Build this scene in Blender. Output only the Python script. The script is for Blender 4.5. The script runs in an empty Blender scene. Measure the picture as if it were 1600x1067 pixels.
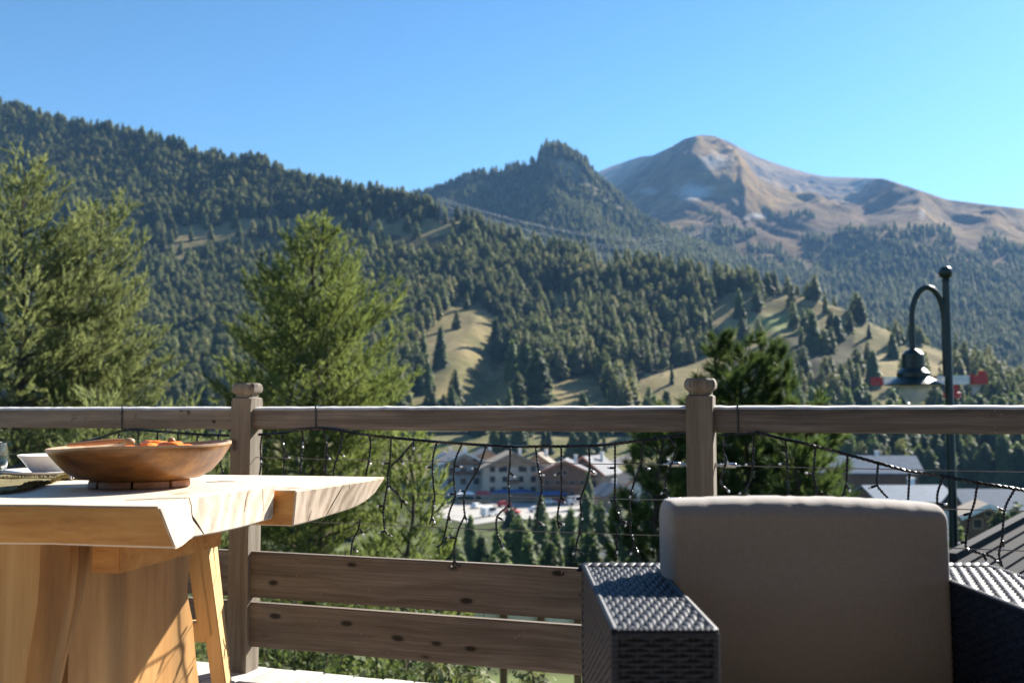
import bpy, bmesh, math, random
import numpy as np
from mathutils import Vector, Matrix

random.seed(7)
rng = np.random.default_rng(11)
scene = bpy.context.scene
COL = scene.collection
PI = math.pi

# ------------------------------------------------------------------ camera
EYE = 0.966                      # eye height over the deck
FPX = 1600 * 35.0 / 36.0         # focal length in photo pixels
PITCH = math.atan(109.5 / FPX)
cam_d = bpy.data.cameras.new('camera')
cam_d.lens = 35.0
cam_d.sensor_width = 36.0
cam_d.clip_start = 0.05
cam_d.clip_end = 30000
cam_d.dof.use_dof = True
cam_d.dof.focus_distance = 3.05
cam_d.dof.aperture_fstop = 4.0
cam = bpy.data.objects.new('camera', cam_d)
COL.objects.link(cam)
cam.location = (0, 0, EYE)
cam.rotation_euler = (PI / 2 + PITCH, 0, 0)
scene.camera = cam

# ------------------------------------------------------------------ sky, sun, exposure
SUN_AZ, SUN_EL = math.radians(42), math.radians(31)
world = bpy.data.worlds.new('World')
scene.world = world
world.use_nodes = True
wn = world.node_tree.nodes
sky = wn.new('ShaderNodeTexSky')
sky.sky_type = 'NISHITA'
sky.sun_disc = False
sky.sun_elevation = SUN_EL
sky.sun_rotation = SUN_AZ
sky.altitude = 1700
sky.air_density = 2.0
sky.dust_density = 0.6
sky.ozone_density = 10.0
hsv = wn.new('ShaderNodeHueSaturation')
hsv.inputs['Saturation'].default_value = 1.10
world.node_tree.links.new(sky.outputs[0], hsv.inputs['Color'])
# a steeper fall-off from the pale horizon to the deep blue overhead, the same over the whole dome
bw = wn.new('ShaderNodeRGBToBW')
world.node_tree.links.new(hsv.outputs[0], bw.inputs[0])
pw = wn.new('ShaderNodeMath'); pw.operation = 'POWER'
dv = wn.new('ShaderNodeMath'); dv.operation = 'DIVIDE'; dv.inputs[1].default_value = 5.7
world.node_tree.links.new(bw.outputs[0], dv.inputs[0])
world.node_tree.links.new(dv.outputs[0], pw.inputs[0]); pw.inputs[1].default_value = 0.85
mn = wn.new('ShaderNodeMath'); mn.operation = 'MINIMUM'; mn.inputs[1].default_value = 1.0
world.node_tree.links.new(pw.outputs[0], mn.inputs[0])
sc_ = wn.new('ShaderNodeVectorMath'); sc_.operation = 'SCALE'
world.node_tree.links.new(hsv.outputs[0], sc_.inputs[0]); world.node_tree.links.new(mn.outputs[0], sc_.inputs['Scale'])
world.node_tree.links.new(sc_.outputs[0], wn['Background'].inputs[0])
wn['Background'].inputs[1].default_value = 0.065
sun_d = bpy.data.lights.new('sun', 'SUN')
sun_d.energy = 4.7
sun_d.angle = math.radians(0.53)
sun_d.color = (1.0, 0.94, 0.85)
sun = bpy.data.objects.new('sun', sun_d)
COL.objects.link(sun)
S = Vector((math.sin(SUN_AZ) * math.cos(SUN_EL), math.cos(SUN_AZ) * math.cos(SUN_EL), math.sin(SUN_EL)))
sun.rotation_euler = S.to_track_quat('Z', 'Y').to_euler()
sun.location = (30, 50, 60)
scene.view_settings.view_transform = 'Standard'
scene.view_settings.look = 'None'
scene.view_settings.exposure = 1.98
scene.view_settings.gamma = 1.0
scene.view_settings.use_curve_mapping = False
scene.render.engine = 'CYCLES'
scene.cycles.use_denoising = True
scene.cycles.max_bounces = 8
scene.cycles.transparent_max_bounces = 8
scene.cycles.volume_bounces = 0
scene.cycles.caustics_reflective = False
scene.cycles.caustics_refractive = False
HAZE_DENSITY = 9.0e-5

# ------------------------------------------------------------------ geometry of the view
def ray(px, py):
    cx = (px - 800.0) / FPX
    cy = (533.5 - py) / FPX
    dy = math.cos(PITCH) - cy * math.sin(PITCH)
    dz = math.sin(PITCH) + cy * math.cos(PITCH)
    return cx / dy, dz / dy
def at_y(px, py, Y):
    a, e = ray(px, py)
    return Vector((a * Y, Y, EYE + e * Y))
def at_z(px, py, z):
    a, e = ray(px, py)
    Y = (z - EYE) / e
    return Vector((a * Y, Y, z))
def to_px(X, Y, Z):
    """photo pixel of world points (arrays welcome)"""
    zc = Y * math.cos(PITCH) + (Z - EYE) * math.sin(PITCH)
    yc = -Y * math.sin(PITCH) + (Z - EYE) * math.cos(PITCH)
    return 800 + FPX * X / zc, 533.5 - FPX * yc / zc

# ------------------------------------------------------------------ object helpers
def tag(o, label=None, cat=None, group=None, kind=None):
    if label: o['label'] = label
    if cat: o['category'] = cat
    if group: o['group'] = group
    if kind: o['kind'] = kind
    return o
def setparent(o, p):
    if p is not None:
        o.parent = p
        o.matrix_parent_inverse = world_matrix(p).inverted()
def world_matrix(o):
    if o.parent is None:
        return o.matrix_basis.copy()
    return world_matrix(o.parent) @ o.matrix_parent_inverse @ o.matrix_basis
def root(name, loc, label, cat, group=None, rotz=0):
    o = bpy.data.objects.new(name, None)
    COL.objects.link(o)
    o.location = loc
    o.rotation_euler = (0, 0, rotz)
    o.empty_display_size = 0.1
    return tag(o, label, cat, group)
def link(name, me, parent=None, loc=(0, 0, 0), rot=(0, 0, 0), scale=(1, 1, 1)):
    o = bpy.data.objects.new(name, me)
    COL.objects.link(o)
    o.location = loc
    o.rotation_euler = rot
    o.scale = scale
    setparent(o, parent)
    return o
def kids(o):
    return [c for c in list(o.children)]
def copy_tree(o, parent=None):
    c = o.copy()
    COL.objects.link(c)
    if parent is not None:
        c.parent = parent
    for ch in kids(o):
        copy_tree(ch, c)
    return c

class MB:
    """collects shapes, builds ONE mesh"""
    def __init__(self):
        self.v, self.f, self.m, self.cur = [], [], [], 0
    def mat(self, i):
        self.cur = i
        return self
    def add(self, vs, fs):
        n = len(self.v)
        self.v.extend([tuple(p) for p in vs])
        for f in fs:
            self.f.append(tuple(i + n for i in f))
            self.m.append(self.cur)
        return self
    def box(self, x0, x1, y0, y1, z0, z1, M=None):
        vs = [Vector((x, y, z)) for z in (z0, z1) for y in (y0, y1) for x in (x0, x1)]
        if M is not None: vs = [M @ p for p in vs]
        return self.add(vs, [(0, 2, 3, 1), (4, 5, 7, 6), (0, 1, 5, 4), (1, 3, 7, 5), (3, 2, 6, 7), (2, 0, 4, 6)])
    def bar(self, a, b, w, h=None, up=(0, 0, 1)):
        a, b = Vector(a), Vector(b)
        h = h or w
        d = (b - a).normalized()
        u = Vector(up)
        if abs(d.dot(u)) > 0.98: u = Vector((1, 0, 0))
        s = d.cross(u).normalized()
        t = s.cross(d)
        vs = []
        for p in (a, b):
            for i, j in ((-1, -1), (1, -1), (1, 1), (-1, 1)):
                vs.append(p + s * (w / 2 * i) + t * (h / 2 * j))
        return self.add(vs, [(3, 2, 1, 0), (4, 5, 6, 7), (0, 1, 5, 4), (1, 2, 6, 5), (2, 3, 7, 6), (3, 0, 4, 7)])
    def tube(self, pts, r, n=6, cap=True):
        pts = [Vector(p) for p in pts]
        N = len(pts)
        rr = r if hasattr(r, '__len__') else [r] * N
        base = None
        vs = []
        for i, p in enumerate(pts):
            d = (pts[min(i + 1, N - 1)] - pts[max(i - 1, 0)])
            d = d.normalized() if d.length > 1e-9 else Vector((0, 0, 1))
            if base is None:
                u = Vector((0, 0, 1)) if abs(d.z) < 0.9 else Vector((1, 0, 0))
                base = d.cross(u).normalized()
            s = (base - d * base.dot(d)).normalized()
            base = s
            t = d.cross(s)
            for k in range(n):
                a = 2 * PI * k / n
                vs.append(p + s * (rr[i] * math.cos(a)) + t * (rr[i] * math.sin(a)))
        fs = []
        for i in range(N - 1):
            for k in range(n):
                fs.append((i * n + k, i * n + (k + 1) % n, (i + 1) * n + (k + 1) % n, (i + 1) * n + k))
        if cap:
            fs.append(tuple(range(n - 1, -1, -1)))
            fs.append(tuple((N - 1) * n + k for k in range(n)))
        return self.add(vs, fs)
    def lathe(self, prof, n=24, c=(0, 0, 0), M=None, squash=1.0, cap=True):
        vs = []
        for r, z in prof:
            for k in range(n):
                a = 2 * PI * k / n
                p = Vector((c[0] + r * math.cos(a), c[1] + r * squash * math.sin(a), c[2] + z))
                vs.append(M @ p if M is not None else p)
        fs = []
        for i in range(len(prof) - 1):
            for k in range(n):
                fs.append((i * n + k, i * n + (k + 1) % n, (i + 1) * n + (k + 1) % n, (i + 1) * n + k))
        if cap:
            fs.append(tuple(range(n - 1, -1, -1)))
            fs.append(tuple((len(prof) - 1) * n + k for k in range(n)))
        return self.add(vs, fs)
    def prism(self, poly_bottom, poly_top):
        n = len(poly_bottom)
        fs = [tuple(range(n - 1, -1, -1)), tuple(range(n, 2 * n))]
        for i in range(n):
            j = (i + 1) % n
            fs.append((i, j, n + j, n + i))
        return self.add(list(poly_bottom) + list(poly_top), fs)
    def mesh(self, name, mats, smooth=False, bevel=0.0, segs=2, auto=None):
        me = bpy.data.meshes.new(name)
        me.from_pydata(self.v, [], self.f)
        for m in (mats if isinstance(mats, (list, tuple)) else [mats]):
            me.materials.append(m)
        me.polygons.foreach_set('material_index', self.m)
        if bevel > 0:
            bm = bmesh.new()
            bm.from_mesh(me)
            bmesh.ops.recalc_face_normals(bm, faces=bm.faces)
            bmesh.ops.bevel(bm, geom=list(bm.edges), offset=bevel, segments=segs, affect='EDGES', clamp_overlap=True)
            bm.to_mesh(me)
            bm.free()
        if smooth or bevel > 0:
            me.polygons.foreach_set('use_smooth', [True] * len(me.polygons))
            try:
                me.set_sharp_from_angle(angle=math.radians(auto or 40))
            except Exception:
                pass
        me.update()
        return me
    def obj(self, name, mats, parent=None, **k):
        loc = k.pop('loc', (0, 0, 0)); rot = k.pop('rot', (0, 0, 0))
        return link(name, self.mesh(name, mats, **k), parent, loc, rot)

def np_mesh(name, V, F, mats, midx=None, smooth=False, attrs=None):
    """V (n,3), F (m,3 or 4) arrays"""
    me = bpy.data.meshes.new(name)
    V = np.asarray(V, dtype=np.float32); F = np.asarray(F, dtype=np.int32)
    k = F.shape[1]
    me.vertices.add(len(V))
    me.vertices.foreach_set('co', V.ravel())
    me.loops.add(F.size)
    me.loops.foreach_set('vertex_index', F.ravel())
    me.polygons.add(len(F))
    me.polygons.foreach_set('loop_start', np.arange(0, F.size, k, dtype=np.int32))
    me.polygons.foreach_set('loop_total', np.full(len(F), k, dtype=np.int32))
    for m in (mats if isinstance(mats, (list, tuple)) else [mats]):
        me.materials.append(m)
    if midx is not None:
        me.polygons.foreach_set('material_index', np.asarray(midx, dtype=np.int32))
    me.polygons.foreach_set('use_smooth', np.full(len(F), bool(smooth)))
    me.update(calc_edges=True)
    me.validate()
    for nm, arr in (attrs or {}).items():
        a = me.attributes.new(nm, 'FLOAT', 'POINT')
        a.data.foreach_set('value', np.asarray(arr, dtype=np.float32))
    return me

# ------------------------------------------------------------------ numpy noise
def _hash(ix, iy, seed):
    h = (ix.astype(np.int64) * 374761393 + iy.astype(np.int64) * 668265263 + seed * 1442695041) & 0xffffffff
    h = ((h ^ (h >> 13)) * 1274126177) & 0xffffffff
    return ((h ^ (h >> 16)) & 0xffff) / 65535.0
def vnoise(x, y, seed=0):
    ix, iy = np.floor(x), np.floor(y)
    fx, fy = x - ix, y - iy
    ux, uy = fx * fx * fx * (fx * (fx * 6 - 15) + 10), fy * fy * fy * (fy * (fy * 6 - 15) + 10)
    a, b = _hash(ix, iy, seed), _hash(ix + 1, iy, seed)
    c, d = _hash(ix, iy + 1, seed), _hash(ix + 1, iy + 1, seed)
    return (a * (1 - ux) + b * ux) * (1 - uy) + (c * (1 - ux) + d * ux) * uy
def fbm(x, y, oct=4, seed=0, gain=0.5):
    s, amp, tot = 0, 1.0, 0
    for i in range(oct):
        s = s + amp * (vnoise(x, y, seed + i * 17) * 2 - 1); tot += amp
        x, y = x * 2.03 + 3.1, y * 2.03 + 7.7
        amp *= gain
    return s / tot
def ridged(x, y, oct=4, seed=0, gain=0.5):
    s, amp, tot = 0, 1.0, 0
    for i in range(oct):
        s = s + amp * (1 - np.abs(vnoise(x, y, seed + i * 17) * 2 - 1)); tot += amp
        x, y = x * 2.07 + 3.1, y * 2.07 + 7.7
        amp *= gain
    return s / tot
def in_poly(px, py, poly):
    r = np.zeros(np.shape(px), bool)
    n = len(poly)
    for i in range(n):
        x0, y0 = poly[i]; x1, y1 = poly[(i + 1) % n]
        if y0 == y1: continue
        c = ((y0 > py) != (y1 > py)) & (px < (x1 - x0) * (py - y0) / (y1 - y0) + x0)
        r ^= c
    return r
def lerp_tab(tab, x):
    t = np.array(tab, float)
    return np.interp(x, t[:, 0], t[:, 1])

# ------------------------------------------------------------------ materials
def new_mat(name):
    m = bpy.data.materials.new(name)
    m.use_nodes = True
    return m, m.node_tree.nodes, m.node_tree.links, m.node_tree.nodes['Principled BSDF']
def ramp(N, stops, interp='LINEAR'):
    r = N.new('ShaderNodeValToRGB')
    r.color_ramp.interpolation = interp
    e = r.color_ramp.elements
    while len(e) > len(stops): e.remove(e[-1])
    while len(e) < len(stops): e.new(0.5)
    for i, (p, c) in enumerate(stops):
        e[i].position = p
        e[i].color = (c[0], c[1], c[2], 1) if hasattr(c, '__len__') else (c, c, c, 1)
    return r
def noise_n(N, L, vec, scale, detail=4, rough=0.55, dist=0.0):
    n = N.new('ShaderNodeTexNoise')
    n.inputs['Scale'].default_value = scale
    n.inputs['Detail'].default_value = detail
    n.inputs['Roughness'].default_value = rough
    n.inputs['Distortion'].default_value = dist
    if vec is not None: L.new(vec, n.inputs['Vector'])
    return n
def mapping(N, L, src, scale=(1, 1, 1), loc=None):
    m = N.new('ShaderNodeMapping')
    m.inputs['Scale'].default_value = scale
    L.new(src, m.inputs['Vector'])
    if loc is not None: L.new(loc, m.inputs['Location'])
    return m.outputs[0]
def mix_c(N, L, fac, a, b, mode='MIX'):
    m = N.new('ShaderNodeMix')
    m.data_type = 'RGBA'
    m.blend_type = mode
    for sock, v in ((m.inputs[0], fac), (m.inputs[6], a), (m.inputs[7], b)):
        if hasattr(v, 'is_linked') or hasattr(v, 'links'): L.new(v, sock)
        elif hasattr(v, '__len__'): sock.default_value = (v[0], v[1], v[2], 1)
        else: sock.default_value = v
    return m.outputs[2]
def bump_to(N, L, bsdf, height, strength, dist=0.01):
    b = N.new('ShaderNodeBump')
    b.inputs['Strength'].default_value = strength
    b.inputs['Distance'].default_value = dist
    L.new(height, b.inputs['Height'])
    L.new(b.outputs[0], bsdf.inputs['Normal'])
def plain(name, col, rough=0.6, metal=0.0, var=0.0, scale=8.0, bump=0.0, coat=0.0):
    m, N, L, B = new_mat(name)
    B.inputs['Roughness'].default_value = rough
    B.inputs['Metallic'].default_value = metal
    B.inputs['Coat Weight'].default_value = coat
    if rough >= 0.7 and metal == 0: B.inputs['Specular IOR Level'].default_value = 0.12
    tc = N.new('ShaderNodeTexCoord')
    n = noise_n(N, L, tc.outputs['Object'], scale, 5)
    v = max(var, 0.04)
    r = ramp(N, [(0.3, [c * (1 - v) for c in col]), (0.7, [min(c * (1 + v), 1) for c in col])])
    L.new(n.outputs[0], r.inputs[0])
    L.new(r.outputs[0], B.inputs['Base Color'])
    if bump: bump_to(N, L, B, n.outputs[0], bump)
    return m
def wood(name, dark, mid, light, axis=0, long=1.2, cross=28.0, rough=0.75, knots=0.0, bump=0.35, speck=0.0, fine=2.2, ring=0.0, stain=None, spec=0.3, grain_w=0.55):
    """grain runs along the object's own axis"""
    m, N, L, B = new_mat(name)
    tc = N.new('ShaderNodeTexCoord')
    oi = N.new('ShaderNodeObjectInfo')
    off = N.new('ShaderNodeVectorMath'); off.operation = 'SCALE'
    cmb = N.new('ShaderNodeCombineXYZ')
    L.new(oi.outputs['Random'], cmb.inputs[0]); L.new(oi.outputs['Random'], cmb.inputs[1]); L.new(oi.outputs['Random'], cmb.inputs[2])
    L.new(cmb.outputs[0], off.inputs[0]); off.inputs['Scale'].default_value = 37.0
    add = N.new('ShaderNodeVectorMath'); add.operation = 'ADD'
    L.new(tc.outputs['Object'], add.inputs[0]); L.new(off.outputs[0], add.inputs[1])
    P = add.outputs[0]
    sc = [cross, cross, cross]; sc[axis] = long
    warp = noise_n(N, L, P, 2.5, 3)
    wa = N.new('ShaderNodeMix'); wa.data_type = 'VECTOR'
    wa.inputs[0].default_value = 0.035
    L.new(P, wa.inputs[4]); L.new(warp.outputs[1], wa.inputs[5])
    mp = mapping(N, L, wa.outputs[1], sc)
    g1 = noise_n(N, L, mp, 1.0, 6, 0.65)
    sc2 = [s * fine * 2.0 for s in sc]; sc2[axis] = long * 2.0
    g2 = noise_n(N, L, mapping(N, L, P, sc2), 1.0, 4, 0.7)
    scb = [cross * 0.22] * 3; scb[axis] = long * 0.5
    g3 = noise_n(N, L, mapping(N, L, wa.outputs[1], scb), 1.0, 3)
    mm = N.new('ShaderNodeMath'); mm.operation = 'MULTIPLY_ADD'
    L.new(g1.outputs[0], mm.inputs[0]); mm.inputs[1].default_value = grain_w
    m2 = N.new('ShaderNodeMath'); m2.operation = 'MULTIPLY_ADD'
    L.new(g2.outputs[0], m2.inputs[0]); m2.inputs[1].default_value = 0.25
    m3 = N.new('ShaderNodeMath'); m3.operation = 'MULTIPLY'
    L.new(g3.outputs[0], m3.inputs[0]); m3.inputs[1].default_value = 0.75 - grain_w
    L.new(m3.outputs[0], m2.inputs[2]); L.new(m2.outputs[0], mm.inputs[2])
    r = ramp(N, [(0.33, dark), (0.5, mid), (0.66, light)])
    L.new(mm.outputs[0], r.inputs[0])
    col = r.outputs[0]
    if ring > 0:
        scr = [1, 1, 1]; scr[axis] = 0.22
        w = N.new('ShaderNodeTexWave')
        w.wave_type = 'RINGS'; w.rings_direction = 'XYZ'[axis]
        w.inputs['Scale'].default_value = ring
        w.inputs['Distortion'].default_value = 9.0
        w.inputs['Detail'].default_value = 2.0
        w.inputs['Detail Scale'].default_value = 0.7
        L.new(mapping(N, L, P, scr), w.inputs['Vector'])
        rr = ramp(N, [(0.0, 0.62), (0.3, 0.9), (0.7, 1.05), (1.0, 1.0)])
        L.new(w.outputs[1], rr.inputs[0])
        col = mix_c(N, L, 1.0, col, rr.outputs[0], 'MULTIPLY')
    if knots > 0:
        ks = [13.0, 13.0, 13.0]; ks[axis] = 5.5
        vo = N.new('ShaderNodeTexVoronoi')
        vo.inputs['Scale'].default_value = 1.0
        L.new(mapping(N, L, wa.outputs[1], ks), vo.inputs['Vector'])
        kr = ramp(N, [(0.0, 0.12), (knots * 0.55, 0.22), (knots * 0.72, 0.8), (knots, 1.0)])
        L.new(vo.outputs['Distance'], kr.inputs[0])
        col = mix_c(N, L, 1.0, col, kr.outputs[0], 'MULTIPLY')
    if stain is not None:
        sn = noise_n(N, L, P, stain[0], 4, 0.6)
        sr = ramp(N, [(stain[1], 0.0), (stain[1] + 0.06, 1.0)])
        L.new(sn.outputs[0], sr.inputs[0])
        col = mix_c(N, L, sr.outputs[0], col, stain[2])
    if speck > 0:
        sp = N.new('ShaderNodeTexVoronoi'); sp.inputs['Scale'].default_value = 60
        L.new(P, sp.inputs['Vector'])
        spr = ramp(N, [(0.0, 1.0), (speck, 1.0), (speck + 0.02, 0.0)])
        L.new(sp.outputs['Distance'], spr.inputs[0])
        spm = noise_n(N, L, P, 9, 2)
        spr2 = ramp(N, [(0.58, 0.0), (0.62, 1.0)]); L.new(spm.outputs[0], spr2.inputs[0])
        k = N.new('ShaderNodeMath'); k.operation = 'MULTIPLY'
        L.new(spr.outputs[0], k.inputs[0]); L.new(spr2.outputs[0], k.inputs[1])
        col = mix_c(N, L, k.outputs[0], col, (0.42, 0.40, 0.36))
    L.new(col, B.inputs['Base Color'])
    B.inputs['Roughness'].default_value = rough
    B.inputs['Specular IOR Level'].default_value = spec
    bump_to(N, L, B, mm.outputs[0], bump, 0.004)
    return m
def foliage(name, c1, c2, scale=0.8, trans=0.35, c3=None, objvar=False):
    m, N, L, B = new_mat(name)
    g = N.new('ShaderNodeNewGeometry')
    n = noise_n(N, L, g.outputs['Position'], scale, 4)
    r = ramp(N, [(0.35, c1), (0.65, c2)])
    L.new(n.outputs[0], r.inputs[0])
    col = r.outputs[0]
    if c3 is not None:
        oi = N.new('ShaderNodeObjectInfo')
        rr = ramp(N, [(0.0, 0.0), (0.55, 0.0), (1.0, 0.9)])
        L.new(oi.outputs['Random'], rr.inputs[0])
        col = mix_c(N, L, rr.outputs[0], col, c3)
    hs = N.new('ShaderNodeHueSaturation')
    if objvar:
        oi2 = N.new('ShaderNodeObjectInfo')
        mr = N.new('ShaderNodeMapRange'); mr.inputs[3].default_value = 0.6; mr.inputs[4].default_value = 1.35
        L.new(oi2.outputs['Random'], mr.inputs[0]); L.new(mr.outputs[0], hs.inputs['Value'])
    L.new(col, hs.inputs['Color'])
    L.new(hs.outputs[0], B.inputs['Base Color'])
    B.inputs['Roughness'].default_value = 0.6
    B.inputs['Specular IOR Level'].default_value = 0.25
    t = N.new('ShaderNodeBsdfTranslucent')
    L.new(hs.outputs[0], t.inputs[0])
    mx = N.new('ShaderNodeMixShader')
    mx.inputs[0].default_value = trans
    out = N['Material Output']
    L.new(B.outputs[0], mx.inputs[1]); L.new(t.outputs[0], mx.inputs[2])
    L.new(mx.outputs[0], out.inputs[0])
    return m

M = {}
M['fence'] = wood('weathered_fence_wood', (0.078, 0.063, 0.048), (0.178, 0.148, 0.118), (0.32, 0.28, 0.23), 0, 1.3, 34, 0.85, knots=0.19, bump=0.7, speck=0.09)
M['rail'] = wood('weathered_rail_wood', (0.070, 0.056, 0.043), (0.165, 0.136, 0.108), (0.31, 0.27, 0.22), 0, 1.5, 40, 0.85, bump=0.8, speck=0.09, stain=(9.0, 0.66, (0.075, 0.058, 0.042)))
M['fence_post'] = wood('weathered_post_wood', (0.105, 0.086, 0.062), (0.195, 0.163, 0.122), (0.32, 0.275, 0.215), 2, 1.6, 40, 0.85, bump=0.7, stain=(5.0, 0.62, (0.06, 0.045, 0.035)))
M['rail_left'] = wood('lichen_spotted_rail_wood', (0.105, 0.086, 0.062), (0.205, 0.172, 0.130), (0.32, 0.275, 0.215), 0, 1.3, 30, 0.85, bump=0.7, stain=(16.0, 0.63, (0.03, 0.02, 0.014)))
M['deck'] = wood('silvered_deck_wood', (0.32, 0.29, 0.26), (0.50, 0.46, 0.42), (0.64, 0.60, 0.56), 1, 1.2, 40, 0.8, bump=0.5)
M['rail_top_lit'] = wood('sunlit_rail_top_wood', (0.45, 0.43, 0.40), (0.6, 0.58, 0.55), (0.7, 0.68, 0.65), 0, 2.0, 60, 0.9, bump=0.8)  # bright sunlit strip put into the colour of the rail's top faces
M['slab_top'] = wood('pale_slab_wood', (0.58, 0.46, 0.33), (0.72, 0.61, 0.47), (0.80, 0.71, 0.59), 0, 1.4, 22, 0.45, bump=0.3, spec=0.5, stain=(6.0, 0.64, (0.46, 0.34, 0.22)))
M['slab_edge'] = wood('orange_live_edge_wood', (0.32, 0.135, 0.032), (0.54, 0.265, 0.075), (0.66, 0.38, 0.13), 0, 3.0, 22, 0.55, bump=0.35, knots=0.10, spec=0.35, stain=(13.0, 0.66, (0.16, 0.065, 0.02)))
def end_grain(name):
    m, N, L, B = new_mat(name)
    tc = N.new('ShaderNodeTexCoord')
    P = tc.outputs['Object']
    mp = N.new('ShaderNodeMapping'); mp.inputs['Location'].default_value = (0.0, -0.52, 0.30); L.new(P, mp.inputs['Vector'])
    w = N.new('ShaderNodeTexWave'); w.wave_type = 'RINGS'; w.rings_direction = 'X'
    w.inputs['Scale'].default_value = 7.0; w.inputs['Distortion'].default_value = 7.0
    w.inputs['Detail'].default_value = 3.0; w.inputs['Detail Scale'].default_value = 1.1
    L.new(mp.outputs[0], w.inputs['Vector'])
    n1 = noise_n(N, L, mapping(N, L, P, (3, 9, 5)), 1.0, 4)
    n2 = noise_n(N, L, mapping(N, L, P, (60, 160, 30)), 1.0, 4)
    a = N.new('ShaderNodeMath'); a.operation = 'MULTIPLY_ADD'; L.new(w.outputs[1], a.inputs[0]); a.inputs[1].default_value = 0.16
    b = N.new('ShaderNodeMath'); b.operation = 'MULTIPLY_ADD'; L.new(n1.outputs[0], b.inputs[0]); b.inputs[1].default_value = 0.6
    c = N.new('ShaderNodeMath'); c.operation = 'MULTIPLY'; L.new(n2.outputs[0], c.inputs[0]); c.inputs[1].default_value = 0.28
    L.new(c.outputs[0], b.inputs[2]); L.new(b.outputs[0], a.inputs[2])
    r = ramp(N, [(0.36, (0.29, 0.205, 0.14)), (0.52, (0.52, 0.41, 0.30)), (0.70, (0.67, 0.56, 0.44))])
    L.new(a.outputs[0], r.inputs[0]); L.new(r.outputs[0], B.inputs['Base Color'])
    B.inputs['Roughness'].default_value = 0.7
    bump_to(N, L, B, a.outputs[0], 0.3, 0.003)
    return m
M['slab_end'] = end_grain('grey_end_grain_wood')
M['slab_end_old'] = wood('grey_end_grain_wood', (0.27, 0.195, 0.135), (0.50, 0.395, 0.29), (0.66, 0.55, 0.43), 2, 4.5, 20, 0.7, bump=0.3, spec=0.25)
M['leg_wood'] = wood('brown_leg_wood', (0.28, 0.130, 0.038), (0.47, 0.255, 0.092), (0.60, 0.37, 0.155), 2, 1.5, 8, 0.5, bump=0.15, knots=0.0, spec=0.35, ring=1.5)
M['leg_sap'] = wood('light_sapwood', (0.40, 0.225, 0.080), (0.56, 0.355, 0.15), (0.65, 0.45, 0.215), 2, 1.6, 24, 0.55, bump=0.3, spec=0.35, stain=(5.0, 0.62, (0.36, 0.19, 0.07)))
M['pine'] = wood('pale_pine_wood', (0.50, 0.30, 0.115), (0.62, 0.41, 0.18), (0.72, 0.51, 0.26), 2, 1.0, 22, 0.5, bump=0.12, spec=0.35)
M['bowl'] = wood('dark_turned_bowl_wood', (0.045, 0.015, 0.003), (0.21, 0.085, 0.017), (0.40, 0.19, 0.052), 0, 5.0, 18, 0.38, bump=0.15, spec=0.5)
M['bowl_rim'] = wood('worn_bowl_rim_wood', (0.26, 0.15, 0.08), (0.42, 0.28, 0.17), (0.55, 0.40, 0.28), 0, 6.0, 26, 0.45, bump=0.2)
M['trivet'] = wood('reddish_trivet_wood', (0.30, 0.13, 0.06), (0.45, 0.22, 0.11), (0.56, 0.31, 0.17), 0, 3.0, 30, 0.5, bump=0.15)
M['porcelain'] = plain('white_porcelain', (0.78, 0.77, 0.75), 0.18)
M['olive'] = plain('olive_woven_cloth', (0.20, 0.17, 0.085), 0.95, var=0.35, scale=160, bump=0.5)
M['olive_fringe'] = plain('olive_thread', (0.17, 0.145, 0.07), 0.95, var=0.4, scale=90)
M['orange'] = plain('orange_fruit', (0.82, 0.20, 0.008), 0.4, var=0.25, scale=30)
M['petal'] = plain('orange_petal', (0.85, 0.30, 0.01), 0.5, var=0.3, scale=120)
M['cord'] = plain('black_rubber_cord', (0.012, 0.012, 0.013), 0.25)
M['led'] = plain('clear_led_tip', (0.85, 0.87, 0.88), 0.12)
M['steel'] = plain('brushed_steel', (0.62, 0.60, 0.57), 0.28, 1.0)
M['cable_far'] = plain('weathered_aluminium_cable', (0.50, 0.49, 0.46), 0.7, 0.0)
M['cable'] = plain('dull_steel_cable', (0.30, 0.27, 0.24), 0.45, 0.6)
M['lamp_green'] = plain('dark_green_paint', (0.008, 0.022, 0.017), 0.38, coat=0.05)
M['wicker'] = plain('dark_plastic_wicker', (0.013, 0.017, 0.028), 0.50, var=0.25, scale=60)
M['wicker'].node_tree.nodes['Principled BSDF'].inputs['Specular IOR Level'].default_value = 0.30
M['wicker_core'] = plain('black_wicker_core', (0.006, 0.0065, 0.008), 0.6)
M['red'] = plain('red_paint', (0.42, 0.025, 0.022), 0.45, var=0.15)
M['white'] = plain('white_paint', (0.78, 0.77, 0.75), 0.5)
M['crane_yellow'] = plain('ochre_paint', (0.55, 0.30, 0.11), 0.5, var=0.25, scale=2)
M['concrete'] = plain('grey_concrete', (0.38, 0.37, 0.35), 0.8, var=0.15)
M['asphalt'] = plain('asphalt', (0.17, 0.165, 0.16), 0.9, var=0.15, scale=0.3)
M['paving'] = plain('pale_gravel_yard', (0.36, 0.34, 0.31), 0.95, var=0.15, scale=0.2)
M['window'] = plain('dark_window_glass', (0.02, 0.025, 0.03), 0.08)
M['tyre'] = plain('black_tyre', (0.012, 0.012, 0.012), 0.8)
M['blue'] = plain('blue_canvas', (0.035, 0.10, 0.27), 0.7, var=0.15)
M['wallbeige'] = plain('beige_render', (0.50, 0.42, 0.33), 0.85, var=0.12, scale=0.6)
M['wallgrey'] = plain('grey_render', (0.43, 0.42, 0.41), 0.85, var=0.12, scale=0.6)
M['wallwhite'] = plain('white_render', (0.72, 0.70, 0.67), 0.85, var=0.06, scale=0.6)
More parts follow.
